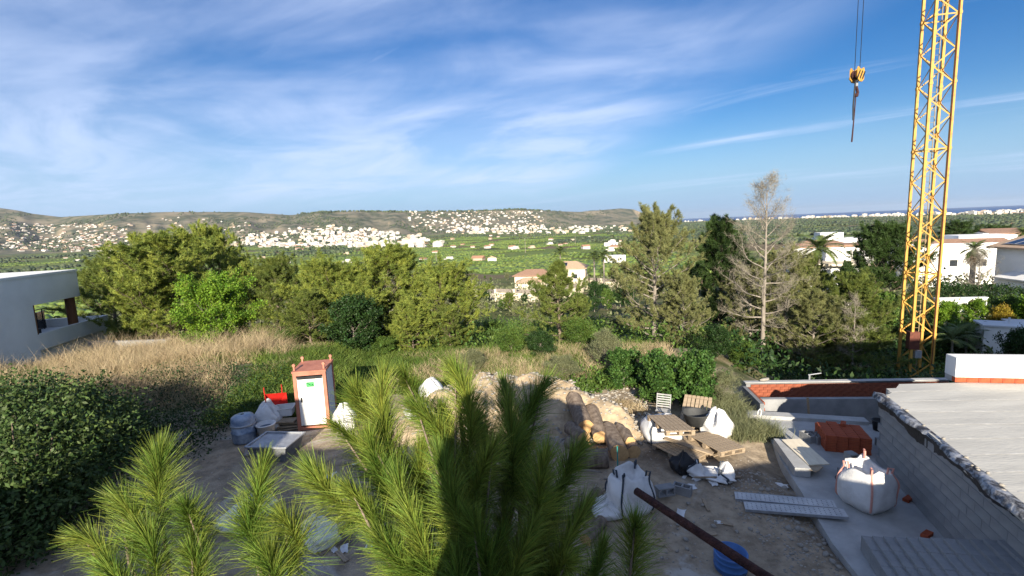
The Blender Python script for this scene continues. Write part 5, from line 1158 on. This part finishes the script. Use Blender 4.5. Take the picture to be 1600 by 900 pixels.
# hollow concrete blocks
def hollow_block(loc, rot, label, group=None):
    mb = MB(); w, h, d, t = .40, .20, .20, .032
    mb.box((0, -d / 2 + t / 2, h / 2), (w, t, h)); mb.box((0, d / 2 - t / 2, h / 2), (w, t, h))
    for x in (-w / 2 + t / 2, 0, w / 2 - t / 2): mb.box((x, 0, h / 2), (t, d - 2 * t, h))
    e = mb.build('hollow_block', block_m, None, loc, rot); tag(e, label, 'block', group); return e
p = gz(1035, 780, 0); hollow_block((p.x, p.y, H1(p.x, p.y) + .2), (R_(90), 0, .2), 'hollow block upright beside the tall open bag')
p = gz(1066, 776, 0); hollow_block((p.x, p.y, H1(p.x, p.y)), (0, 0, -.6), 'hollow block lying flat right of the upright one on the dirt')
p = gz(1325, 745, .1); e1 = hollow_block((p.x, p.y, .104), (0, 0, .1), 'hollow block lying under the upright one behind the bulk bag'); hollow_block((p.x + .02, p.y - .02 + .1, .51), (R_(90), R_(90), .1), 'hollow block upright on another behind the bulk bag')
for k in range(3):
    p = gz(1262 + 11 * k, 688 + 1 * k, .1); hollow_block((p.x, p.y, .104), (0, 0, 1.75), ['hollow block leftmost of three left of the red bricks', 'hollow block middle of three left of the red bricks', 'hollow block rightmost of three, touching the red bricks'][k])
p = gz(1372, 697, .1); hollow_block((p.x, p.y, .104), (0, R_(90), .2), 'hollow block upright between the red bricks and the block wall')

# stack of red bricks
p = gz(1325, 702, .1); bs = empty('brick_stack', (p.x, p.y + .25, .104), -.33, 'neat stack of red hollow bricks on the concrete path', 'bricks')
BR = MB().box((0, 0, 0), (.245, .115, .068), bev=.004).mesh('brick', terracotta)
for l_ in range(6):
    for i in range(4):
        for j in range(8):
            if l_ < 5 and 0 < i < 3 and 0 < j < 7: continue
            if l_ == 5 and (i, j) in ((3, 7), (2, 7), (0, 7)): continue
            link('brick', BR, bs, (-.383 + .2555 * i + rj.uniform(-.006, .006), -.44 + .1255 * j + rj.uniform(-.006, .006), .036 + .074 * l_), (0, 0, rj.uniform(-.02, .02)))
b_ = link('brick', BR, None, tuple(bs.location + Vector((.2, .25, 6 * .074 + .036))), (0, 0, .9)); tag(b_, 'single brick lying loose on top of the brick stack', 'brick')
for px, py, lab in ((1419, 782, 'red brick lying behind the full bulk bag'), (1448, 838, 'broken red brick at the foot of the block wall')):
    p = gz(px, py, .1); tag(link('brick', BR, None, (p.x, p.y, .14), (0, 0, .5)), lab, 'brick')
# buckets on the path
for px, py, lab in ((1318, 768, 'dark bucket left of the full bulk bag'), (1372, 672, 'dark bucket beside the far end of the block wall')):
    p = gz(px, py, .1); e = empty('dark_bucket', (p.x, p.y, .104), 0, lab, 'bucket'); MB().lathe([(.12, 0), (.16, .28), (.175, .285), (.175, .30), (.15, .30), (.11, .02), (.01, .02)], 20).build('bucket_body', black_m, e, smooth=True)
    MB().tube([(-.165, 0, .28), (-.12, .1, .2), (0, .17, .17), (.12, .1, .2), (.165, 0, .28)], .005, 5).build('handle', steel_m, e)

# concrete path slab and its raised kerb
q = [gz(*a, .1) for a in ((1185, 655), (1206, 690), (1222, 722), (1250, 765), (1300, 848), (1345, 905))]
poly = [(a.x, a.y) for a in q] + [(5.6, 5.2), (8.2, 5.2), (8.05, 8.3), (8.9, 10.9), (11.2, 12.9)]
tag(MB().prism(poly[::-1], -.6, .10).build('concrete_path', concrete), 'grey concrete path slab between the dirt and the block wall', 'path', kind='structure')
mb = MB(); k0, k1 = gz(1190, 668, .1), gz(1392, 682, .1); mb.box((k0 + k1) / 2 + Vector((0, .9, .04)), ((k1 - k0).length, .35, .12), (0, 0, math.atan2((k1 - k0).y, (k1 - k0).x))); tag(mb.build('footing_beam', concrete), 'low concrete beam along the far edge of the path', 'beam', kind='structure')
# ledge with pale boards
lp = [gz(*a, .42) for a in ((1212, 690), (1222, 682), (1258, 682), (1300, 724), (1260, 735))]
mb = MB(); a, b = gz(1214, 700, .1), gz(1248, 748, .1); d = b - a; mb.box((a + b) / 2 + Vector((.12, .05, .12)), (d.length * 1.0, .34, .22), (0, 0, math.atan2(d.y, d.x))); tag(mb.build('low_kerb_wall', concrete), 'short low concrete wall under the pale board', 'wall')
a, b = gz(1236, 684, .42), gz(1280, 722, .42); d = b - a; tag(MB().box((0, 0, 0), (d.length, .48, .03), bev=.003).build('pale_board', ply_m, None, tuple((a + b) / 2 - Vector((0, 0, .06))), (R_(2), R_(1), math.atan2(d.y, d.x))), 'pale plywood board lying lit on the low concrete wall', 'board')
a = gz(1262, 728, .30); tag(MB().box((0, 0, 0), (.55, .32, .025), bev=.003).build('short_board', wood_m, None, (a.x, a.y, .30), (R_(3), R_(-5), -1.0)), 'short weathered board overlapping the lower end of the pale board', 'board')
# two perforated scaffold planks
for k, (a, b, lab) in enumerate((((1148, 776), (1305, 790), 'farther perforated scaffold plank lying from the dirt to the path'), ((1163, 792), (1322, 804), 'nearer perforated scaffold plank lying from the dirt to the path'))):
    pa, pb_ = gz(*a, .06), gz(*b, .2); d = pb_ - pa; e = empty('scaffold_plank', tuple((pa + pb_) / 2 + Vector((0, 0, .03))), math.atan2(d.y, d.x), lab, 'plank'); L_ = d.length; e.rotation_euler.y = -math.asin(.14 / L_)
    MB().box((0, 0, 0), (L_, .29, .012)).build('deck', mat('plank_paint', (.52, .53, .53), (.38, .39, .40), .6, 3, .2), e)
    for s in (-1, 1): MB().box((0, s * .145, -.02), (L_, .014, .06)).build('side_rail', steel_m, e)
    mb = MB()
    for i in range(int(L_ / .09)):
        for j in (-.09, -.03, .03, .09): mb.box((-L_ / 2 + .06 + .09 * i, j, .0075), (.022, .009, .003))
    o = mb.build('perforations', black_m, e); o['kind'] = 'stuff'

# blue barrel
p = at(1142, 862, 7.7); zg = H1(p.x, p.y); hB = p.z - zg; e = empty('blue_barrel', (p.x, p.y, zg), 0, 'open blue plastic barrel standing behind the rusty pipe', 'barrel')
MB().lathe([(.25, 0), (.275, .03), (.28, hB * .3), (.287, hB * .32), (.28, hB * .34), (.28, hB * .66), (.287, hB * .68), (.28, hB * .7), (.275, hB - .04), (.285, hB - .03), (.285, hB), (.26, hB), (.258, .05), (.02, .04)], 32).build('barrel_body', bluebarrel, e, smooth=True)

# ------------------------------------------------------------------ lower building at right: block wall and deck
bw = empty('block_outbuilding', (8.05, 8.3, 0), 0, 'low unfinished building with grey block wall and pale flat deck', 'building')
a = Vector((8.93, 11.08)); b = Vector((7.00, 5.0)); d = b - a; dn = d.normalized(); L_ = d.length; ang = math.atan2(dn.y, dn.x); nrm_ = Vector((dn.y, -dn.x))
if nrm_.x > 0: nrm_ = -nrm_
O = Vector((8.05, 8.3)); mid = (a + b) / 2 - O
MB().box((mid.x - nrm_.x * .14, mid.y - nrm_.y * .14, .8), (L_, .24, 1.66), (0, 0, ang)).build('mortar_core', mat('mortar', (.22, .225, .23), (.17, .175, .18), .95, 6, .3), bw)
BL = MB().box((0, 0, 0), (.392, .06, .192), bev=.004).mesh('wall_block', block_m)
for c_ in range(8):
    off = .2 if c_ % 2 else 0
    for k in range(int(L_ / .4) + 1):
        s_ = .2 + .4 * k - off
        if s_ < .15 or s_ > L_ - .1: continue
        q = a + dn * s_ - O; dep = .0 + rj.uniform(-.003, .003); link('wall_block', BL, bw, (q.x + nrm_.x * dep, q.y + nrm_.y * dep, .10 + .1 + .2 * c_), (0, 0, ang))
# far end wall of the building
MB().box((9.45 - O.x, 11.35 - O.y, .8), (1.1, .2, 1.6), (0, 0, .72)).build('end_wall', concrete, bw)
ZD = 1.82
dk = [(8.95, 11.0), (9.25, 11.15), (9.35, 11.45), (9.6, 11.45), (9.9, 11.72), (13.2, 11.55), (16, 11.0), (16, 3.6), (6.85, 3.6), (6.85, 4.9)]
MB().prism([(x - O.x, y - O.y) for x, y in dk][::-1], ZD - .16, ZD).build('deck_slab', deck_m, bw)
seam_m = mat('pale_mortar_seam', (.66, .64, .58), (.50, .48, .43), .9, 6)
for k in range(9):
    rsk = random.Random(k + 60); y0 = 11.2 - .62 * k; P = [[], []]
    for i in range(41):
        t = i / 40; x = 7.6 + 8.2 * t - .12 * k + .30 * (11.0 - y0) * 0; xl = 8.98 - (11.0 - y0) * .317 + .15; x = xl + (15.8 - xl) * t; w = .012 + .02 * rsk.random() * (1 if rsk.random() > .3 else 0); y = y0 - .35 * t + .03 * math.sin(7 * t + k) + rsk.uniform(-.008, .008)
        P[0].append((x - O.x, y - w - O.y, ZD + .004)); P[1].append((x - O.x, y + w - O.y, ZD + .004))
    MB().grid(P).build('deck_seam', seam_m, bw)
# bitumen skirt with foil lip hanging over the wall head
rs = random.Random(21); n = 90
def lip(t): return a + dn * (L_ * t) - O
P = [[], [], [], [], []]
for i in range(n + 1):
    t = i / n; q = lip(t); w1 = .05 * math.sin(9 * t + 1) + .03 * math.sin(31 * t) + rs.uniform(-.012, .012); dr = .26 + .05 * math.sin(7 * t) + .05 * math.sin(19 * t + 2) + rs.uniform(-.02, .02)
    for r_, (o_, z_) in enumerate(((-.10, ZD + .012), (.05 + w1 * .3, ZD - .005), (.075 + w1 * .5, ZD - .06), (.055 + w1 * .4, ZD - .16), (.038 + w1 * .15, ZD - dr))): P[r_].append((q.x + nrm_.x * o_, q.y + nrm_.y * o_, z_ + (w1 * .4 if r_ < 3 else 0)))
mb = MB(); mb.grid(P[1:]); mb.build('bitumen_skirt', bitumen, bw, smooth=True)
Pf = [[], [], []]
for i in range(n + 1):
    t = i / n; q = lip(t); w1 = .05 * math.sin(11 * t + .3) + .04 * math.sin(27 * t + 1) + rs.uniform(-.012, .012)
    for r_, (o_, z_) in enumerate(((-.06, ZD + .022), (.09 + w1, ZD + .03 + w1 * .6), (.13 + w1 * 1.1, ZD - .05 + rs.uniform(-.015, .015)))): Pf[r_].append((q.x + nrm_.x * o_, q.y + nrm_.y * o_, z_))
mb = MB(); mb.grid(Pf); mb.build('foil_lip', foil, bw, smooth=True)
for k in range(12):
    t = rs.uniform(.02, .75); q = lip(t); link('mortar_lump', SM[k % 6], bw, (q.x + nrm_.x * rs.uniform(-.1, .03), q.y + nrm_.y * rs.uniform(-.1, .03), ZD + .03), (0, 0, rs.uniform(0, 6)), (rs.uniform(.025, .06),) * 3)
# white parapet block at the far right of the deck, brick course below it
pl = gz(1492, 598, ZD); pr_ = gz(1640, 601, ZD); d = pr_ - pl; e = empty('parapet_block', tuple(pl), math.atan2(d.y, d.x), 'white rendered parapet with a red brick foot on the far edge of the deck', 'wall'); L2 = d.length
MB().box((L2 / 2, .2, .40), (L2, .38, .52), bev=.01).build('render', white_wall, e)
for k in range(int(L2 / .26)): link('brick', BR, e, (.13 + .26 * k, .065, .075), None, (1.03, 1.0, 1.9))
MB().box((L2 / 2, .25, .07), (L2 - .02, .28, .138)).build('footing', concrete, e)

# staircase of blocks: risers face the dirt, long edges parallel to the block wall
stc = empty('block_staircase', (7.0, 7.6, .1), 0, 'grey block staircase climbing rightward at the lower right', 'stairs')
f0 = gz(1345, 838, .35); f1 = gz(1600, 866, .95); vd = Vector((f1.x - f0.x, f1.y - f0.y)); nst = 13; dnv = Vector((-.30, -.954))
for k in range(nst):
    c0 = Vector((f0.x, f0.y)) + vd * (k / nst); z_ = .30 + .062 * k; wd_ = vd.length / nst; ang_s = math.atan2(dnv.y, dnv.x)
    for i in range(5):
        q = c0 + dnv * (.2 + .40 * i) + vd.normalized() * wd_ * .5 * 1.3
        MB().box((0, 0, z_ / 2), (.392, wd_ * 1.3, z_), (0, 0, rj.uniform(-.01, .01)), bev=.006).build('step_block', block_m, stc, (q.x - 7.0, q.y - 7.6, .001 * k + rj.uniform(0, .006)), (0, 0, ang_s))

# ------------------------------------------------------------------ trench walls behind the path
tw = empty('trench_wall', (10, 15, -.92), 0, 'long low red brick wall behind the footing trench', 'wall')
yb0, yb1 = Vector((8.0, 15.75)), Vector((14.6, 15.25)); d = yb1 - yb0; ang = math.atan2(d.y, d.x); L_ = d.length; O = Vector((10, 15))
c = (yb0 + yb1) / 2 - O; MB().box((c.x, c.y + .10, .7), (L_, .12, 1.44), (0, 0, ang)).build('mortar_core', MATS['mortar'], tw)
BW = MB().box((0, 0, 0), (.27, .06, .092), bev=.003).mesh('brick', brick_m)
for c_ in range(6):
    for k in range(int(L_ / .28)):
        q = yb0 + d.normalized() * (.14 + .28 * k + (.14 if c_ % 2 else 0)) - O; link('brick', BW, tw, (q.x, q.y + .03, .86 + .098 * c_), (0, 0, ang))
MB().box((c.x, c.y + .08, 1.47), (L_ + .1, .2, .025), (0, 0, ang)).build('mortar_top', concrete, tw)
s0, s1 = Vector((7.98, 15.7)), Vector((7.75, 14.1)); d2 = s1 - s0; ang2 = math.atan2(d2.y, d2.x)
sw = empty('trench_side_wall', (7.9, 15, -.82), 0, 'short red brick return wall at the left end of the trench', 'wall'); O2 = Vector((7.9, 15)); c2 = (s0 + s1) / 2 - O2
MB().box((c2.x - .09, c2.y, .62), (d2.length, .12, 1.3), (0, 0, ang2)).build('mortar_core', MATS['mortar'], sw)
for c_ in range(10):
    for k in range(5):
        if .1 + .28 * k > d2.length - .1: continue
        q = s0 + d2.normalized() * (.14 + .28 * k + (.14 if c_ % 2 else 0)) - O2; link('brick', BW, sw, (q.x, q.y, .35 + .098 * c_), (0, 0, ang2))
gw_ = MB(); g0, g1 = Vector((7.85, 14.75)), Vector((13.6, 14.2)); d3 = g1 - g0; gw_.box(((g0 + g1).x / 2, (g0 + g1).y / 2, -.18), (d3.length, .18, 1.1), (0, 0, math.atan2(d3.y, d3.x))); tag(gw_.build('footing_wall', mat('grey_concrete_wall', (.30, .305, .31), (.21, .215, .22), .9, 2, .3)), 'grey concrete footing wall along the trench before the brick wall', 'wall')
a = gz(1262, 620, .75); b = gz(1268, 654, 0); tag(MB().box(tuple((Vector((a.x, a.y, .72)) + Vector((b.x, b.y + .1, -.1))) / 2), (.06, .04, (Vector((a.x, a.y, .72)) - Vector((b.x, b.y + .1, -.1))).length), tuple((Vector((a.x, a.y, .72)) - Vector((b.x, b.y + .1, -.1))).to_track_quat('Z', 'Y').to_euler())).build('wooden_stake', wood_m), 'wooden stake leaning against the grey footing wall', 'stake')
p = gz(1183, 668, .1); mbx = MB(); pts_ = [(0, 0, 0), (0, .02, .3), (.03, .02, .5), (.09, .03, .56), (.13, .03, .48), (.10, .03, .3), (.05, .02, .2)]; tag(mbx.tube(pts_, .014, 6).build('cable_loop', offwhite, None, (p.x, p.y, .1)), 'white cable loop sticking up at the left corner of the path', 'cable')
p = at(1197, 597, 15.72); tag(link('white_rock', SM[1], None, (p.x, p.y + .1, .62), (0, 0, .4), (.28, .16, .12)), 'white stone lying on top of the brick trench wall', 'rock')
p = at(1264, 606, 16.6); zg = H1(p.x, p.y); e = empty('survey_post', (p.x, p.y, zg), 0, 'small grey post with a cross arm behind the brick trench wall', 'post'); hh = max(at(1264, 585, 16.6).z - zg, .5)
MB().tube([(0, 0, 0), (0, 0, hh)], .03, 7).build('upright', steel_m, e); MB().tube([(-.05, 0, hh - .02), (.42, 0, hh + .03)], .02, 7).build('cross_arm', steel_m, e)

# ------------------------------------------------------------------ tower crane
cw = 1.02; CX, CY = 21.9, 25.0; phi = R_(-12); zb = H1(CX, CY)
cr = empty('tower_crane', (CX, CY, zb - .2), phi, 'yellow lattice tower crane mast at the right', 'crane')
TOP = 30.0; bayh = .80
def leg_mesh(): return MB().box((0, 0, TOP / 2), (.115, .115, TOP)).mesh('leg', yellow_m)
LM = leg_mesh()
for sx_ in (-1, 1):
    for sy in (-1, 1): link('leg', LM, cr, (sx_ * cw / 2, sy * cw / 2, 0))
dl = math.hypot(cw - .1, bayh); DG = MB().box((0, 0, 0), (dl, .014, .055)).mesh('diagonal', yellow_m); HZ = MB().box((0, 0, 0), (cw - .1, .014, .06)).mesh('horizontal', yellow_m)
tilt = math.atan2(bayh, cw - .1)
for k in range(29):
    z = .5 + bayh * (k + .5)
    for f in range(4):
        if k > 24 and f in (2, 3): pass
        rz = f * math.pi / 2; o_ = Vector((0, -cw / 2, 0)); o_.rotate(Euler((0, 0, rz))); s = 1 if (k + f) % 2 else -1
        o = link('diagonal', DG, cr, (o_.x, o_.y, z)); o.rotation_euler = Euler((0, -tilt * s, rz))
        if k % 8 == 0: link('horizontal', HZ, cr, (o_.x, o_.y, z - bayh / 2), (0, 0, rz))
JP = MB().box((0, 0, 0), (.15, .15, .14), bev=.01).mesh('joint_collar', yellow_m)
for k in range(8):
    for sx_ in (-1, 1):
        for sy in (-1, 1): link('joint_collar', JP, cr, (sx_ * cw / 2, sy * cw / 2, .5 + 4 * bayh * k))
lad = MB()
for s in (-1, 1): lad.box((s * .16, .18, TOP / 2), (.03, .03, TOP - 1))
ld = lad.build('ladder', mat('ladder_steel', (.35, .27, .14), (.25, .19, .1), .6, 4), cr); RG = MB().tube([(-.15, 0, 0), (.15, 0, 0)], .011, 5).mesh('rung', MATS['ladder_steel'])
for k in range(62): link('rung', RG, ld, (0, .18, .6 + .30 * k))
MB().box((-.42, -.42, 3.35), (.46, .36, .95)).build('switch_cabinet', crane_rust, cr); MB().box((-.2, -.5, 2.6), (.3, .2, .4)).build('junction_box', steel_m, cr)
MB().tube([(.44, -.60, 2), (.45, -.59, 12), (.44, -.60, TOP - 1)], .02, 6).build('power_cable', crane_rust, cr)
MB().box((0, 0, .15), (3.2, 3.2, .5), bev=.05).build('base_block', concrete, cr)
# slewing unit, jib and counter-jib high above the picture
hk = at(1339, 118, 20.0); jv = Vector((hk.x - CX, hk.y - CY, 0)); ja = math.atan2(jv.y, jv.x) - phi
sl = MB().lathe([(.8, TOP), (.9, TOP + .2), (.9, TOP + .7), (.5, TOP + .9)], 16, cap1=True).build('slewing_ring', yellow_m, cr)
jb = MB(); JL = 22.0
for s in (-1, 1): jb.box((JL / 2 - 4, s * .5, TOP + 1.2), (JL + 8, .1, .1))
jb.box((JL / 2, 0, TOP + 2.1), (JL, .1, .1)); 
for k in range(22): jb.tube([(k, -.5, TOP + 1.2), (k + .5, 0, TOP + 2.1), (k + 1, .5, TOP + 1.2)], .03, 5)
jb.build('jib', yellow_m, cr, rot=(0, 0, ja)); MB().box((-7, 0, TOP + .6), (1.6, 1.4, 1.8)).build('counterweight', concrete, cr, rot=(0, 0, ja))
# hook block hanging from the jib on two ropes
hb_ = empty('crane_hook', (hk.x, hk.y, hk.z), .5, 'yellow and black striped crane hook block hanging on ropes against the sky', 'hook')
JZ = zb - .2 + TOP + 1.15 - hk.z
for s in (-1, 1): MB().tube([(s * .19, 0, .1), (s * .24, 0, JZ)], .012, 5).build('rope', black_m, hb_)
for s in (-1, 1):
    mb = MB(); sh = [(-.26, .20), (-.20, .30), (-.08, .22), (.08, .22), (.20, .30), (.26, .20), (.24, -.16), (.10, -.26), (-.10, -.26), (-.24, -.16)]
    M_ = Matrix.Translation((0, s * .13, 0)) @ Matrix.Rotation(R_(90), 4, 'X'); mb.prism(sh, -.02, .02, M_); cp = mb.build('cheek_plate', yellow_m, hb_)
    for q in (-.17, .02, .2): MB().box((q, s * (.13 + .022), 0), (.075, .006, .36), (0, R_(30), 0)).build('black_stripe', black_m, cp)
for s in (-1, 1): MB().lathe([(.05, -.06), (.16, -.06), (.13, 0), (.16, .06), (.05, .06)], 18, cap0=True, cap1=True).build('sheave', rust_m, hb_, (s * .13, 0, .02), (R_(90), 0, 0))
MB().tube([(0, 0, -.2), (0, 0, -.42)], .06, 8).build('swivel', steel_m, hb_)
MB().tube([(0, 0, -.42), (.06, 0, -.52), (.12, 0, -.64), (.08, 0, -.78), (-.03, 0, -.80), (-.10, 0, -.72), (-.09, 0, -.66)], [.05, .05, .055, .055, .05, .035, .015], 8).build('hook', rust_m, hb_, smooth=True)
tagl = hk.z - at(1333, 222, 20).z
MB().tube([(0, 0, -.75), (-.05, 0, -1.6), (-.13, 0, -tagl)], [.018, .02, .03], 6).build('sling', rust_m, hb_); MB().tube([(-.10, 0, -.3), (-.12, .02, -1.2), (-.11, 0, -1.75)], .03, 6).build('short_sling', black_m, hb_)

# ------------------------------------------------------------------ rusty pipe from the slab edge out over the yard
pf = Vector((.79, 3.0, 4.47)); pn = Vector((1.22, 2.2, 4.475)); back = pn + (pn - pf).normalized() * 3.2
e = empty('rusty_pipe', tuple(back), 0, 'dark rusty steel pipe reaching out over the yard in the right foreground', 'pipe')
rs = random.Random(4); P = []; k_ = 60
for i in range(k_ + 1):
    q = back + (pf - back) * (i / k_) - back; P.append(q)
MB().tube(P, [.0265 * (1 + rs.uniform(-.05, .05)) for _ in P], 14).build('pipe_body', rust_m, e, smooth=True)
for t in (.44, .50, .57, .72): q = (pf - back) * t; link('rust_flake', SM[3], e, (q.x, q.y, q.z + .024), (0, 0, t * 9), (.012, .018, .008))

# ------------------------------------------------------------------ the unfinished house the picture was taken from
hs_ = empty('unfinished_house', (0, -4, 0), 0, 'unfinished concrete house whose upper slab the view looks out from', 'building')
def hbx(nm, x0, x1, y0, y1, z0, z1, m=concrete): MB().box(((x0 + x1) / 2, (y0 + y1) / 2 + 4, (z0 + z1) / 2), (x1 - x0, y1 - y0, z1 - z0)).build(nm, m, hs_)
hbx('upper_slab', -7.2, 4.2, -9, .35, 4.12, 4.44); hbx('upper_slab', 4.2, 13.6, -9, .1, 3.60, 3.90)
hbx('lower_wall', -7, 13.4, -8.8, -1.5, 0, 4.1)
hbx('left_wing', -26, -10.3, -9, .2, 0, 4.5, white_wall); hbx('right_wing', 13.65, 27, -9, -.8, 0, 8.2, white_wall); hbx('garden_shade_wing', 27.02, 42, -9, -.8, 0, 10.2, white_wall)  # right wing sized for crane shade; unseen last wing added to shade the garden
hbx('yard_shade_wing', -10.28, -7.25, -5, -.6, 0, 6.35, white_wall)  # unseen block added to shade the ground left of the cabin
hbx('parapet_stub', -7.0, -1.9, -.55, -.35, 4.45, 4.75); 
# unseen shapes added behind the viewpoint to shade the near pine and pipe
hbx('pine_shade_block', -.35, 1.40, -1.2, -.8, 4.45, 5.6, block_m)
MB().prism([(-.44, 4.46), (1.46, 4.46), (1.46, 5.80), (1.05, 5.84), (.86, 5.98), (.52, 6.02), (.34, 6.08), (.25, 6.34), (.12, 6.50), (-.10, 6.52), (-.27, 6.44), (-.33, 6.22), (-.30, 5.98), (-.41, 5.7)], 0, .3, Matrix.Rotation(R_(90), 4, 'X')).build('viewer_shadow_shape', bitumen, hs_, (0, 3.5 - .0, 0))  # outline shaped to cast the viewer's shadow on pine and mound

# ------------------------------------------------------------------ near pine
def near_pine():
    rs = np.random.RandomState(8); w = Wood(); NB = []; ND = []; NL = []
    base = np.array([-.35, 2.1, 0.0]); trunk = np.array([[-.35, 2.1, -.3], [-.30, 2.05, 1.5], [-.28, 1.95, 3.0], [-.25, 1.85, 4.0], [-.22, 1.75, 4.6], tuple(at(735, 780, 1.72)), tuple(at(713, 600, 1.70))])
    w.tube(trunk, [.10, .09, .07, .05, .034, .014, .006], 9)
    # shoots: tip pixel, depth, length of needled part, lean in x
    S = [(712, 582, 1.70, .46), (652, 640, 1.62, .45), (790, 612, 1.72, .42), (848, 606, 1.76, .46), (770, 700, 1.50, .42), (905, 705, 1.66, .35), (850, 720, 1.50, .42), (690, 720, 1.45, .4), (640, 800, 1.42, .4), (740, 820, 1.36, .4), (830, 830, 1.40, .4), (910, 800, 1.52, .36), (885, 880, 1.40, .3), (940, 860, 1.5, .26), (715, 880, 1.32, .3),
         (992, 822, 1.62, .26), (598, 596, 1.90, .46), (560, 620, 2.0, .40), (632, 590, 2.0, .45), (528, 668, 1.85, .36), (578, 690, 1.70, .42), (492, 742, 1.62, .30), (550, 770, 1.55, .36), (600, 850, 1.42, .34), (660, 700, 1.75, .4),
         (250, 716, 1.75, .28), (188, 782, 1.70, .24), (132, 842, 1.66, .22), (292, 795, 1.62, .26), (228, 838, 1.60, .26), (300, 868, 1.52, .22), (172, 892, 1.5, .2), (410, 738, 1.66, .26), (388, 812, 1.60, .22), (445, 815, 1.56, .22), (420, 872, 1.50, .2),
         (690, 640, 1.85, .4), (745, 660, 1.8, .4), (810, 680, 1.85, .4), (620, 745, 1.6, .4), (720, 760, 1.6, .4), (790, 770, 1.62, .4), (870, 780, 1.66, .36), (700, 850, 1.5, .34), (830, 885, 1.5, .3), (780, 850, 1.4, .34), (655, 890, 1.4, .3)]
    hubs = {'c': np.array(at(735, 1010, 1.72)), 'l': np.array(at(285, 1010, 1.72)), 'm': np.array(at(425, 1010, 1.66)), 'r': np.array(at(960, 1010, 1.66))}
    for kx, hpt in hubs.items():
        w.tube(np.array([trunk[3], (trunk[3] + hpt) / 2 + [0, 0, -.12], hpt]), [.03, .024, .016], 6)
    for (px, py, Y, l) in S:
        fx, fy = (262, 1120) if px < 345 else (415, 1150) if px < 470 else (975, 1300) if px > 955 else (745, 1180)
        lean = (px - fx) / (fy - py) * 1.1
        tip = np.array(at(px, py, Y)); dr = nrm(np.array([lean + rs.uniform(-.12, .12), rs.uniform(-.3, .3), 1.0])); st = tip - dr * l
        hub = hubs['l'] if px < 360 else hubs['m'] if px < 475 else hubs['r'] if px > 945 else hubs['c']
        midp = (st * .6 + hub * .4) - [0, 0, .05]
        if st[2] < hub[2] + .05: hub = hub - [0, 0, .3]; midp = (st + hub) / 2
        w.tube(np.array([hub, midp, st, st + (tip - st) * .5, tip]), [.011, .009, .007, .005, .003], 5)
        n = int(rs.uniform(720, 1020) * l / .4); t = rs.rand(n) ** .8; cv = rs.normal(0, .035, 3) * l / .4
        p = st + (tip - st) * t[:, None] + cv * (4 * t * (1 - t))[:, None]; ax = nrm((tip - st) + cv * (4 - 8 * t)[:, None]); az = rs.uniform(0, 6.283, n)
        th = np.radians(np.clip(60 - 46 * t ** 1.3 + rs.normal(0, 13, n), 2, 85)); e1 = nrm(np.cross(ax, [1, .2, 0])); e2 = np.cross(ax, e1)
        d = ax * np.cos(th)[:, None] + (e1 * np.cos(az)[:, None] + e2 * np.sin(az)[:, None]) * np.sin(th)[:, None]; ll = rs.uniform(.08, .16, n) * rs.uniform(.85, 1.15) * (1 - .25 * t ** 6)
        for q_ in range(2): NB.append(p + rs.normal(0, .001, (n, 3))); ND.append(nrm(d + rs.normal(0, .085, (n, 3)))); NL.append(ll * rs.uniform(.9, 1.08, n))
    b = np.vstack(NB); d = np.vstack(ND); l = np.concatenate(NL)[:, None]; n = len(b)
    s = nrm(np.cross(d, rs.normal(0, 1, (n, 3)))); wd = .00078; droop = np.array([0, 0, -1.0]) * l * rs.uniform(-.05, .28, (n, 1))
    m1 = b + d * l * .5 + droop * .25; tp = b + d * l + droop
    V = np.stack([b - s * wd, b + s * wd, m1 + s * wd, m1 - s * wd, tp + s * wd * .35, tp - s * wd * .35], 1).reshape(-1, 3); q = np.arange(n) * 6
    F_ = np.vstack([np.stack([q, q + 1, q + 2, q + 3], -1), np.stack([q + 3, q + 2, q + 4, q + 5], -1)])
    e = empty('young_pine', tuple(base), 0, 'young long-needled pine close to the viewer in the foreground', 'tree')
    for nm, me in (('trunk', w.mesh('trunk', bark_m)), ('needles', npmesh('needles', V, F_, needle_near))): link(nm, me, e, tuple(-base))
near_pine()

# ------------------------------------------------------------------ air
hz_m = bpy.data.materials.new('haze_air'); hz_m.use_nodes = True; t_ = hz_m.node_tree; t_.nodes.remove(t_.nodes['Principled BSDF'])
pv = t_.nodes.new('ShaderNodeVolumePrincipled'); pv.inputs['Color'].default_value = (.78, .88, 1.0, 1); pv.inputs['Density'].default_value = 3.2e-5; pv.inputs['Anisotropy'].default_value = .2
t_.links.new(pv.outputs[0], t_.nodes['Material Output'].inputs['Volume'])
hzb = MB().box((0, 0, 110), (66000, 66000, 400)).build('haze', hz_m); tag(hzb, 'thin blue haze over the valley and sea', 'haze', kind='stuff')
